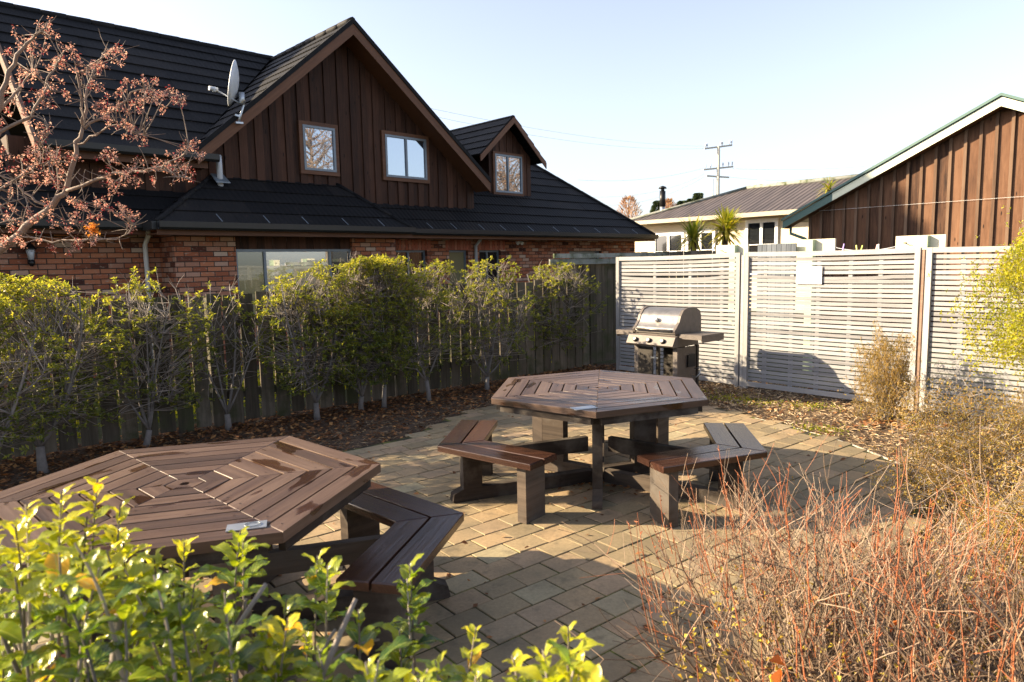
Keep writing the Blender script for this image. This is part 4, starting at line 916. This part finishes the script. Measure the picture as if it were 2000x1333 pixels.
# ============================================================ VEGETATION
def rv(s=1): 
    while True:
        v=Vector((ru(-1,1),ru(-1,1),ru(-1,1)))
        if .05<v.length<1: return v.normalized()*s
def leaf(mb,p,d,L,W,tone,fold=.25,up=None):
    d=Vector(d).normalized(); s=d.cross(up or Vector((ru(-.3,.3),ru(-.3,.3),1)))
    if s.length<1e-3: s=Vector((1,0,0))
    s.normalize(); n=s.cross(d)
    A=p;C=p+d*L-n*L*.12; m_=p+d*L*.55; B=m_+s*W/2+n*W*fold;E=m_-s*W/2+n*W*fold; mm=m_
    mb.face([A,B,C],None,tone); mb.face([A,C,E],None,tone)
def curve(a,b,bend,n=5):
    a=Vector(a);b=Vector(b); m_=(a+b)/2+bend; return [a*(1-t)**2+m_*2*t*(1-t)+b*t*t for t in [i/n for i in range(n+1)]]
def hedge_shrub(base,hgt,wid,dens,label,bare=.0,low=.35,kink=None):
    base=Vector((base[0],base[1],.0)); t=empty('hedge_shrub',base,label,'shrub','shrubs of the hedge along the paling fence')
    tr=MB(); tw=MB(); lf=MB(); sk=[]
    fork=base+Vector((ru(-.04,.04),ru(-.04,.04),ru(.14,.3))); r0=ru(.026,.038)
    tr.tube([base-Zv*.03,base.lerp(fork,.5)+rv(.01),fork],[r0*1.3,r0,r0*.9],9)
    ns=random.randint(4,7)
    for i in range(ns):
        u=(i+.5)/ns*2-1; tgt=base+FD*(u*wid*.5+ru(-.2,.2))-FN*ru(-.15,.35)+Zv*ru(hgt*.75,hgt*.98)
        pts=curve(fork,tgt,(FD*u*wid*.12)+rv(.16)-Zv*.05,8); rr=r0*ru(.35,.6)
        tr.tube(pts,[rr*(1-.75*j/8) for j in range(9)],6); sk+=pts[2:]
        for _ in range(3):
            a=random.choice(pts[2:6]); b=a+FD*ru(-.25,.25)-FN*ru(-.15,.25)+Zv*ru(.15,.45); b.z=min(b.z,hgt*.97); q=curve(a,b,rv(.06),5); tr.tube(q,[rr*.45*(1-.7*j/5) for j in range(6)],5); sk+=q[2:]
    N=int(1150*dens)
    for _ in range(N):
        v=rnd()**.8; z=low+(hgt-low)*v; wz=wid*.54*(.35+.9*math.sin(math.pi*min(1,(z/hgt))**1.3))
        p=base+FD*ru(-wz,wz)-FN*ru(-.22,.38)+Zv*z
        nz=noise.noise(p*3.1+Vector((base.x*3,0,0)))
        if z>hgt*.8: p.z+=.16*noise.noise(Vector((p.x*2.3,p.y*2.3,7)))
        if nz<-.05+bare and rnd()<.9: continue
        c=min(random.sample(sk,min(18,len(sk))),key=lambda q:(q-p).length+max(0,q.z-p.z)*2)
        q=curve(c,p,rv(.03),3); tw.tube(q,[.0035,.003,.0022,.0015],3,None,False)
        topf=(z/hgt)  # leaf tone rises with height: sunlit top put into the colour
        if rnd()<bare*.8+.06: continue
        for i in range(random.randint(6,10)):
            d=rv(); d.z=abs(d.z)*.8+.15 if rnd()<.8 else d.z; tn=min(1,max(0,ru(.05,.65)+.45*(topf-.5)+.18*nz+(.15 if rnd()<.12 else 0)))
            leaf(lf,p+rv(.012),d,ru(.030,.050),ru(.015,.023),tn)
    for _ in range(int(90*dens)+45):    # dry twigs sticking out
        a=random.choice(sk); b=a+Vector((ru(-.12,.12),ru(-.12,.12),ru(.05,.28))); b.z=min(b.z,hgt+.09); tw.tube(curve(a,b,rv(.02),2),[.003,.0022,.0012],3,None,False)
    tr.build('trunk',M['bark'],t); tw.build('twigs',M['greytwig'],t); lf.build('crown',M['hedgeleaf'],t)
hs=[((0-40,975),1.42,.95,1.0,.0,'leafy hedge shrub cut off by the left edge of the photo'),
 ((85,925),1.45,1.0,1.05,.02,'hedge shrub with a brown dead leaf clump, by the left edge'),
 ((283,875),1.46,1.0,.95,.06,'open hedge shrub in front of the white downpipe'),
 ((447,842),1.40,.8,.5,.18,'sparse hedge shrub of bare upright stems left of the bay window'),
 ((620,822),1.56,.95,1.25,.0,'spreading hedge shrub under the bay window'),
 ((705,805),1.62,.75,1.5,-.1,'fullest and darkest hedge shrub, on a single dark trunk'),
 ((750,800),1.60,.8,1.35,-.1,'dense tall hedge shrub with pale forked base, right of the darkest trunk'),
 ((838,787),1.56,.85,.8,.10,'hedge shrub of pale twigs before the small dark window'),
 ((953,765),1.55,1.0,1.0,.04,'hedge shrub in line with the grey downpipe, behind the far table left corner'),
 ((1090,727),1.50,1.15,1.0,.04,'last hedge shrub, with a bright rounded top beside the boarded fence')]
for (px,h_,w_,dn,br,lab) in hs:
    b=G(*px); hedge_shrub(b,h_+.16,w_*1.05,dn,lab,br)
# blossom tree ---------------------------------------------------------
def blossom():
    Y=4.9; base=D(-260,900,5.0); base.z=0
    t=empty('flowering_tree',base,'bare branched tree with dusty pink flower clusters, reaching in from the left','tree'); br=MB(); fl=MB(); og=MB()
    def pl(pts,r0,r1,y0=Y,y1=None):
        y1=y1 or y0; n=len(pts); r0*=.68; r1*=.6; P=[D(p[0],p[1],y0+(y1-y0)*i/(n-1)) for i,p in enumerate(pts)]
        Q=[]
        for i in range(n-1):
            for k in range(3): Q.append(P[i].lerp(P[i+1],k/3)+rv(.012))
        Q.append(P[-1]); br.tube(Q,[r0+(r1-r0)*i/(len(Q)-1) for i in range(len(Q))],8); return Q
    br.tube([base-Zv*.05,base+Zv*.5,D(-150,640,5.0),D(-40,520,Y)],[.10,.085,.065,.055],10)
    twigs=[]
    L=[([(-40,520),(36,460),(90,410),(124,376),(140,332),(150,280),(162,248)],.044,.018,Y,Y),
     ([(162,248),(160,215),(155,147),(170,130)],.016,.006,Y,Y-.1),([(162,246),(168,197),(185,126),(210,99),(235,103)],.017,.005,Y,Y+.2),
     ([(163,250),(200,232),(235,201),(269,176),(310,180),(350,200)],.015,.004,Y,Y+.2),([(150,285),(190,262),(230,240),(270,262),(285,268)],.011,.003,Y,Y-.2),
     ([(124,376),(180,352),(220,340),(280,334),(320,328),(364,294),(368,282)],.02,.005,Y,Y-.3),([(320,328),(350,345),(372,350)],.007,.003,Y-.3,Y-.3),
     ([(112,385),(112,330),(100,300),(80,285)],.011,.004),([(95,407),(60,385),(20,350),(-40,330)],.014,.008),
     ([(-60,330),(0,197),(20,140),(44,95),(72,68),(92,44)],.028,.006,Y-.3,Y-.3),([(-60,300),(0,209),(29,183),(50,155),(66,143)],.018,.006,Y-.3,Y),
     ([(-60,380),(0,262),(60,225),(90,179),(96,152),(108,128),(128,98)],.02,.005,Y-.3,Y-.2),([(-60,420),(0,372),(60,330),(110,310)],.018,.006,Y-.3,Y-.2),
     ([(40,462),(100,472),(175,466),(225,467),(250,452),(262,440)],.011,.004,Y,Y-.2),([(90,410),(130,430),(160,445)],.006,.003),([(60,440),(40,425),(0,436),(-40,440)],.008,.005),
     ([(-60,480),(0,400),(50,385)],.012,.005,Y-.3,Y-.3),([(124,376),(150,395),(190,400),(215,410)],.008,.004),([(60,225),(90,240),(95,262)],.006,.003,Y-.3,Y-.3)]
    Qs=[pl(a[0],a[1],a[2],*(a[3:] if len(a)>3 else ())) for a in L]
    cl=[(92,44),(78,66),(60,82),(95,70),(72,95),(30,72),(45,90),(85,98),(20,108),(128,98),(140,102),(118,112),(105,128),(96,132),(80,140),(60,140),(48,150),(35,130),(150,128),(165,140),(185,122),(210,99),(225,100),(238,103),(232,120),(212,128),(195,135),(178,165),(190,165),(125,182),(68,112),
     (100,180),(90,192),(70,190),(95,205),(110,160),(10,180),(30,195),(15,215),(45,222),(60,235),(75,245),(90,250),(82,265),(60,200),(5,240),(25,160),(130,120),
     (250,160),(262,165),(275,160),(285,168),(295,172),(305,180),(310,190),(300,195),(325,180),(335,190),(350,200),(345,192),(315,210),(290,200),(275,190),(240,175),(225,182),(215,200),(200,205),(185,210),(230,215),(250,215),(265,205),(290,225),(240,240),(255,255),(270,265),(280,272),(262,268),(210,225),(220,240),
     (364,294),(375,290),(382,300),(385,308),(378,285),(340,310),(350,325),(325,318),(335,335),(345,345),(360,340),(372,350),(355,330),(310,320),(300,330),(285,330),(265,325),(250,328),(240,345),(230,350),(245,355),(215,360),(220,370),(305,350),(270,352),(205,335),(195,310),(210,305),(225,310),
     (80,285),(95,295),(110,300),(70,305),(55,300),(40,310),(25,310),(10,305),(0,320),(30,335),(60,335),(85,330),(100,325),(115,318),(130,310),(140,300),(125,340),(105,345),(65,350),(15,360),(45,352),(0,350),(90,355),(110,362),(20,378),(45,360),
     (10,405),(25,412),(5,418),(15,430),(40,440),(70,425),(60,415),(85,405),(150,405),(165,410),(190,400),(200,405),(215,410),(185,418),(175,425),(145,420),(155,435),(240,405),(262,420),(235,412),(250,425),(260,440),(268,425),(30,455),(0,465),(45,480),(68,462),(110,440),(130,445),(148,470),(180,475),(105,478),(145,483),(15,475),(200,390),(145,395),(230,398)]
    for c in cl:
        y=Y+ru(-.35,.15); p=D(c[0]+ru(-4,4),c[1]+ru(-4,4),y)
        q=min((x for Q in Qs for x in Q),key=lambda x:(x-p).length); br.tube(curve(q,p,rv(.03)-Zv*.01,3),[.004,.0035,.003,.002],4,None,False)
        for k in range(random.randint(3,6)):
            g=p+rv(ru(.01,.06)); br.tube([p,g],[.0015,.001],3,None,False); red=rnd()<.35
            for i in range(10):
                d=rv(); leaf(fl,g+d*.009,d,ru(.009,.021),ru(.006,.013),ru(0,.35) if (red and rnd()<.6) else ru(.45,1),.1)
    for Q in Qs:
        for _ in range(int(len(Q)*1.6)):
            a=random.choice(Q[2:]); b=a+rv(ru(.05,.16))+Zv*.03; br.tube(curve(a,b,rv(.02),3),[.0035,.0028,.002,.001],4,None,False)
    p=D(180,448,Y-.1)
    for _ in range(90): leaf(og,p+rv(ru(0,.045)),rv(),ru(.02,.035),ru(.012,.02),rnd())
    br.build('branches',M['barkpale'],t); fl.build('blossom',M['blossom'],t); og.build('orange_leaves',M['orangeleaf'],t)
blossom()
# generic fine-textured bush --------------------------------------------
def fuzz(name,base,rad,zc,zr,n,mat,twm,label,cat,L=(.01,.02),Wf=.5,stems=30,drop=0,spiky=.0,droop=0,group=None,gap=-.25,leafn=(2,4),fsc=3.0,twr=.0018,lump=.35,stray=.04):
    base=Vector(base); t=empty(name,base,label,cat,group); st=MB(); lf=MB(); sk=[]
    for i in range(stems):
        a=ru(0,6.28); e=ru(.1,1)**.5; tgt=base+Vector((math.cos(a)*rad*e*.8,math.sin(a)*rad*e*.8,zc+zr*ru(-.2,.85)*(1.1-e*.6))); q=curve(base+Vector((ru(-.06,.06),ru(-.06,.06),0)),tgt,rv(.08)*rad+Zv*.05,6); st.tube(q,[twr*(4-3*j/6) for j in range(7)],4,None,False); sk+=q[1:]
    for _ in range(n):
        d=rv(); r=ru(.35,1)**.6*(1 if rnd()>stray else ru(1.05,1.5)); p=base+Vector((d.x*rad*r,d.y*rad*r,zc+d.z*zr*r)); 
        if p.z<.02: continue
        nz=noise.noise(p*fsc+Vector((base.x*5,1,2)))
        if nz<gap and rnd()<.9: continue
        p+=Vector((d.x*rad,d.y*rad,d.z*zr))*lump*noise.noise(Vector((d.x*2.2+base.x,d.y*2.2,d.z*2.2+base.y)))
        o=rv(.06*(rad+.3))
        if droop: o=Vector((o.x,o.y,abs(o.z)+droop*.06))
        q=p-o if not droop else p+o
        if rnd()<.5: st.tube([q,p.lerp(q,.5)+rv(.006),p],[twr,twr*.8,twr*.5],3,None,False)
        for i in range(random.randint(*leafn)):
            w=p.lerp(q,rnd()); LL=ru(*L); tn=min(1,max(0,ru(.1,.8)+nz*.5)); dd=rv(); 
            if droop: dd.z-=droop
            leaf(lf,w,dd,LL,LL*Wf,tn,.15)
    st.build('stems',M[twm],t); lf.build('foliage',M[mat],t); return t
wb=G(1728,822); fuzz('wispy_shrub',(wb.x,wb.y,0),.27,.40,.46,2600,'wispy','greytwig','straw coloured weeping wispy shrub in front of the middle screen','shrub',(.016,.04),.18,60,droop=.8,gap=-.5,leafn=(5,8),lump=.8,stray=.12,fsc=5)
fuzz('wispy_shrub',(wb.x+.10,wb.y-.03,0),.22,.80,.32,350,'wispy','greytwig','thin upper wisps of dry stems beside the brown post','shrub',(.016,.035),.16,25,droop=.3,gap=-.5) if False else None
fuzz('yellow_green_bush',(4.78,5.72,0),.76,1.32,.74,19000,'yellowleaf','greytwig','bright yellow-green small leaved bush at the right edge before the screen','bush',(.018,.032),.55,40,gap=-.12,leafn=(3,6),fsc=2.8,lump=.5,stray=.05)
fuzz('coprosma_mound',(3.65,4.3,0),1.05,.30,.48,19000,'coprosma','greytwig','low bronze and green wiry mound at the right edge above the red twigs','shrub',(.010,.022),.55,60,gap=-.5,leafn=(3,6),fsc=4,lump=.45,stray=.05)
fuzz('coprosma_mound',(2.75,3.0,0),.72,.22,.42,12000,'coprosma','greytwig','dark olive wiry mound low in the right corner behind the twiggy shrub','shrub',(.010,.020),.55,50,gap=-.45,leafn=(3,5),fsc=4)
# foreground twiggy red-stemmed shrub
def twiggy():
    base=Vector((1.32,2.35,0)); t=empty('red_twig_shrub',base,'leafless shrub of tangled grey twigs with orange-red upright tips, lower right','shrub'); tw=MB(); yl=MB()
    def rec(p,d,L,r,dep,tips):
        n=3; q=[p]; dd=d.copy()
        for i in range(n): dd=(dd+rv(.20)+Zv*.05).normalized(); q.append(q[-1]+dd*L/n)
        red=dep==0
        tw.tube(q,[r*(1-.35*i/n) for i in range(n+1)],4 if r>.003 else 3,ru(.62,1) if red and rnd()<.28 else ru(0,.58),False)
        if dep==0: tips.append(q[-1]); return
        k=random.randint(2,4)
        for i in range(k):
            a=random.choice(q[1:]); nd=(dd+rv(.85)+Zv*.12).normalized()
            rec(a,nd,L*ru(.55,.9),r*.6,dep-1,tips)
    tips=[]
    for i in range(115):
        a=ru(0,6.28); e=ru(0,1)**.5; b=base+Vector((math.cos(a)*.5*e*1.1,math.sin(a)*.42*e,0)); d=Vector((math.cos(a)*.75*e,math.sin(a)*.6*e,1)).normalized()
        rec(b,d,ru(.28,.42),ru(.0045,.008),3,tips)
    for i in range(125):   # long upright red shoots
        a=ru(0,6.28); e=rnd()**.5; p=base+Vector((math.cos(a)*.95*e,math.sin(a)*.75*e,ru(.35,.66)*(1.1-.35*e))); d=Vector((math.cos(a)*.35*e+ru(-.15,.15),ru(-.2,.2),1)).normalized(); L=ru(.18,.36)
        q=[p,p+d*L*.5+rv(.012),p+d*L+rv(.015)]; tw.tube(q,[.0028,.0021,.0011],4,ru(.64,1),False)
        for j in range(4): c=q[0].lerp(q[2],ru(.2,1)); tw.tube([c,c+rv(.012)+Zv*.006],[.003,.001],3,.9,False)
    for i in range(16):   # thick crossing grey branches
        a=base+Vector((ru(-.3,.5),ru(-.5,.2),ru(.05,.5))); b=a+Vector((ru(-.6,.6),ru(-.2,.3),ru(-.1,.5))); tw.tube(curve(a,b,rv(.08),5),[.0065,.006,.005,.0045,.004,.003],6,ru(.1,.45),False)
    for i in range(900):
        a=ru(0,6.28); e=rnd()**.5; p=base+Vector((math.cos(a)*.9*e+.1,math.sin(a)*.6*e,ru(.05,.42))); leaf(yl,p,rv(),ru(.018,.035),ru(.014,.024),ru(.55,1))
    for i in range(26):
        a=ru(0,6.28); e=rnd()**.5; p=base+Vector((math.cos(a)*.8*e,math.sin(a)*.55*e,ru(.1,.6))); leaf(yl,p,rv(),ru(.05,.085),ru(.03,.05),ru(0,.42),.35)
    tw.build('branches',M['twig'],t); yl.build('leaves',M['deadleaf'],t)
twiggy()
# foreground glossy-leaved shrub
def bigleaf(mb,p,d,L,W,tone,up,droop):
    """obovate leaf with midrib fold, wavy edge and drooping tip"""
    d=Vector(d).normalized(); s=d.cross(up)
    if s.length<1e-3: s=Vector((1,0,0))
    s.normalize(); n=7; vs=[];uv=[]; pos=Vector(p); dd=d.copy(); ph=ru(0,6)
    prof=[.10,.42,.72,.93,1.0,.86,.5,.04]
    for i in range(n+1):
        nrm=s.cross(dd).normalized(); w=W/2*prof[i]; wa=.12*W*math.sin(i*1.7+ph)
        vs+=[pos+s*w+nrm*(w*.35+wa),pos,pos-s*w+nrm*(w*.35-wa)]; uv+=[(1.0,i/n*3),(0,i/n*3),(-1.0,i/n*3)]
        pos=pos+dd*L/n; dd=(dd-nrm*droop/n*(i/n*1.6)).normalized()
    fs=[]
    for i in range(n):
        a=i*3; fs+=[(a,a+3,a+4,a+1),(a+1,a+4,a+5,a+2)]
    mb.grid(vs,fs,uv,tone,True)
def pittosporum():
    base=Vector((-.62,1.05,0)); t=empty('glossy_leaf_shrub',base,'bright green glossy leaved shrub filling the lower left foreground','shrub'); st=MB(); lf=MB()
    def shoot(tip,stem_to,n,L,young,ext):
        tip=Vector(tip); q=curve(stem_to,tip,rv(.04),8); st.tube(q,[.0045-.003*i/8 for i in range(9)],6,None,False)
        ax=(q[-1]-q[-2]).normalized()
        # path length positions back from the tip
        for i in range(n):
            f=i/n; dist=.012+ext*f**1.1; 
            k=len(q)-1; rem=dist; pos=q[-1]
            while k>0:
                sg=(q[k]-q[k-1]).length
                if rem<sg: pos=q[k].lerp(q[k-1],rem/sg); ax=(q[k]-q[k-1]).normalized(); break
                rem-=sg; k-=1
            a=i*2.4+ru(-.4,.4); o=ax.orthogonal().normalized(); r_=o*math.cos(a)+ax.cross(o)*math.sin(a)
            spread=.55+.6*f; d=(ax*(.8-.6*f)+r_*(.75+.5*f)).normalized(); LL=L*(.5+.55*min(1,f*2.2))*ru(.6,1.25); 
            tn=min(1,max(0,young-.45*f+ru(-.15,.15))); 
            tn=min(tn,.95)
            if rnd()<.012: tn=1.0
            bigleaf(lf,pos,d,LL*1.15,LL*ru(.44,.56),tn,Zv*1.0+r_*-.2,ru(.7,1.9))
    T=[(190,935,1.35,.95),(235,985,1.35,.9),(120,960,1.3,.95),(50,985,1.25,.9),(30,1030,1.2,.9),(170,1010,1.3,.85),(95,1060,1.25,.8),(240,1060,1.3,.9),(470,1035,1.45,.62),(475,1060,1.5,.55),(620,1085,1.4,.62),(640,1105,1.35,.6),(800,1100,1.4,.5),(795,1130,1.38,.5),(560,1170,1.3,.6),(700,1190,1.3,.5),(930,1225,1.25,.85),(1110,1225,1.15,.85),(1060,1270,1.05,.8),(1000,1280,1.1,.8),(780,1230,1.3,.55),(300,1080,1.35,.75),(360,1060,1.4,.9),(380,1140,1.3,.6),(440,1200,1.2,.6),(320,1180,1.2,.6),(520,1240,1.2,.6),(620,1260,1.15,.55),(850,1290,1.1,.6),(740,1290,1.1,.6),(930,1320,1.0,.7),(1120,1310,1.0,.85)]
    for (x,y,dp,yg) in T:
        tip=D(x,y,dp); root=D(x+ru(-25,25),1480+ru(-40,60),dp+ru(-.1,.15)); shoot(tip,root,random.randint(12,16),ru(.050,.066),yg,ru(.12,.2))
        st.tube(curve(base+rv(.05),root,rv(.1),5),[.008,.007,.006,.006,.005,.0045],6,None,False)
    n=0
    while n<92:
        x=ru(-60,640);y=ru(1010,1400)
        if y<1000+max(0,(x-240))*.42+ (40 if x>0 else 0): continue
        if x>380 and rnd()<.45: continue
        n+=1; dp=ru(1.0,1.55); tip=D(x,y,dp); root=tip-Zv*ru(.25,.4)+Vector((ru(-.08,.08),ru(-.08,.08),0)); shoot(tip,root,random.randint(9,13),ru(.046,.064),(ru(.4,.95) if y>1120 else ru(.65,1)),ru(.10,.18))
    n=0
    while n<24:
        x=ru(620,1180);y=ru(1290,1400); n+=1; dp=ru(.95,1.3); tip=D(x,y,dp); root=tip-Zv*.3+rv(.05); shoot(tip,root,12,ru(.046,.06),ru(.5,1),.12)
    # pruned grey branches
    for (a,b,r) in (((230,1200,1.25),(222,1330,1.2),.011),((520,1140,1.3),(400,1333,1.2),.006),((695,1170,1.3),(630,1320,1.2),.0065),((655,1230,1.3),(610,1333,1.2),.005),((740,1250,1.35),(640,1300,1.25),.0035),((480,1170,1.4),(476,1290,1.4),.0045),((535,1255,1.3),(470,1333,1.3),.005)):
        st.tube(curve(D(*a),D(*b),rv(.02),4),[r*.7,r*.8,r*.9,r,r],7,.5)
    st.build('stems',M['barkbrown'] if False else M['greytwig'],t); lf.build('foliage',M['foreleaf'],t)
pittosporum()
# cabbage trees
def cordyline(c,rad,n,label,trunk=.5):
    c=Vector(c); t=empty('cabbage_tree',Vector((c.x,c.y,0)),label,'cabbage tree','spiky cabbage trees by the bungalow'); mb=MB(); mb.tube([Vector((c.x,c.y,0)),c-Zv*.1,c+Zv*.1],[.10,.08,.06],9,.3); mb.build('trunk',M['barkbrown'],t)
    lf=MB()
    for i in range(n):
        d=rv(); d.z=d.z*.75+.35; d.normalize(); L=rad*ru(.75,1.1); s=d.cross(Zv).normalized()*rad*.035; a=c+Vector((0,0,ru(-.25,.1)))*rad; m_=a+d*L*.55; e=a+d*L-Zv*L*ru(.02,.2); tn=ru(.2,1) if d.z>-.2 else ru(.7,1)
        lf.face([a-s*.5,a+s*.5,m_+s,m_-s],None,tn); lf.face([m_-s,m_+s,e],None,tn)
    lf.build('crown',M['palm'],t)
cordyline(D(1355,462,20.0),.78,150,'yellowing spiky cabbage tree, left one before the white window'); cordyline(D(1417,445,20.3),.82,260,'fuller green spiky cabbage tree casting its shadow on the cream wall')
cordyline(D(1618,366,19.5),.45,70,'spiky cabbage tree top just showing over the shed roof')
# far trees
def fartree(px,py,wpx,hpx,y,mat,label,conic):
    top=D(px,py,y); s=y/F_PX; t=empty('conifer' if conic else 'bare_poplar',Vector((top.x,top.y,0)),label,'tree','distant trees over the bungalow roof'); mb=MB(); mb.tube([Vector((top.x,top.y,0)),top],[.25,.03],6,.3); mb.build('trunk',M['barkbrown'],t); lf=MB(); H_=hpx*s; W_=wpx*s
    for i in range(900):
        v=rnd(); r=(W_/2*v**.9+.1) if conic else W_/2*math.sin(math.pi*min(.95,v*.7+.08)); a=ru(0,6.28); q=rnd()**.5; p=top+Vector((math.cos(a)*r*q,math.sin(a)*r*q,-v*H_)); d=Vector((math.cos(a),math.sin(a),-.2 if conic else 1.6)).normalized(); leaf(lf,p,d,ru(.3,.7)*.8*s*20,ru(.1,.2)*s*20*(1 if conic else .35),rnd())
    lf.build('crown',M[mat],t)
for a in ((1228,388,46,60,80,'baretwigs','pinkish bare tree right of the brick house hip',False),(1285,392,30,40,90,'conifer','dark conifer at the left side of the steel flue',True),(1304,394,34,36,95,'baretwigs','rusty bare tree just right of the steel flue',False),(1332,392,18,26,100,'conifer','small dark conifer third from the flue',True),(1350,388,18,30,100,'conifer','slim conifer beside the tallest one',True),(1364,377,24,44,100,'conifer','tallest distant conifer left of the utility pole',True),(1421,376,10,22,110,'conifer','tiny conifer tip right of the utility pole',True)): fartree(*a)
def autumn_tree(x,y,h,r,lab):
    t=empty('autumn_tree',(x,y,0),lab,'tree'); mb=MB(); lf=MB(); top=Vector((x,y,h)); mb.tube([(x,y,0),(x+.1,y,h*.35),(x,y,h*.8)],[.22,.15,.04],9,.4)
    for i in range(46):
        a=Vector((x,y,h*ru(.22,.75))); d=Vector((ru(-1,1),ru(-1,1),ru(.35,1.1))).normalized(); b=a+d*r*ru(.6,1.3); q=curve(a,b,rv(.4),6); mb.tube(q,[.05-.006*j for j in range(7)],5,None,False)
        for _ in range(16):
            c=random.choice(q[2:]); e=c+rv(ru(.4,1.1))-Zv*ru(0,.4); mb.tube(curve(c,e,rv(.15),3),[.012,.01,.008,.004],3,None,False)
            for _ in range(5): leaf(lf,e+rv(.25),rv(),ru(.08,.16),ru(.05,.09),rnd())
    mb.build('branches',M['barkpale'],t); lf.build('foliage',M['baretwigs'],t)
autumn_tree(16.0,7.3,10.5,2.6,'thinly leaved autumn tree mirrored in the left gable window')
# unseen conifer added beyond the house to shade the lower left shed wall
t=empty('conifer',(-23,18.75,0),'unseen dense conifer added out of view to cast the shadow across the timber shed wall','tree'); mb=MB(); mb.tube([(-23,18.75,0),(-23,18.75,17)],[.35,.05],8,.3); mb.build('trunk',M['barkbrown'],t); lf=MB()
for i in range(30000):
    v=rnd()**.6; a=ru(0,6.28); q=rnd()**.5; r=5.2*v*q; p=Vector((-23+math.cos(a)*r,18.75+math.sin(a)*r,18.6-9.5*v)); leaf(lf,p,Vector((math.cos(a),math.sin(a),-.3))+rv(.4),ru(.4,.8),ru(.28,.5),rnd())
lf.build('crown',M['conifer'],t)
autumn_tree(22.0,17.3,10.0,2.6,'thinly leaved autumn tree mirrored in the dormer window')
# garden beyond the paling fence: sunlit low ground cover and a strip of lawn
gcv=MB()
for _ in range(9000):
    s_=ru(-3,9.5); o=ru(.5,2.6); p=F0+FD*s_+FN*o; h_=.95*max(0,noise.noise(Vector((p.x*.9,p.y*.9,3)))+.28)
    p.z=ru(0,h_+.05); leaf(gcv,p,rv()+Zv*.4,ru(.05,.11),ru(.03,.05),rnd())
gcv.build('garden_undergrowth',M['yellowleaf'],None,label='sunlit yellow-green undergrowth glimpsed through the gaps of the paling fence',cat='undergrowth',kind='stuff')
# small green weeds on the beds
wd=MB()
for _ in range(900):
    c=random.choice([(2.6,8.2),(2.9,7.9),(2.2,8.6),(3.0,6.55),(3.4,7.6)]); p=Vector((c[0]+random.gauss(0,.16),c[1]+random.gauss(0,.12),.02)); leaf(wd,p,rv()+Zv,ru(.02,.045),ru(.008,.014),rnd()*.6)
wd.build('weeds',M['yellowleaf'],None,label='small green weeds sprouting in the mulch before the screens',cat='weeds',kind='stuff')
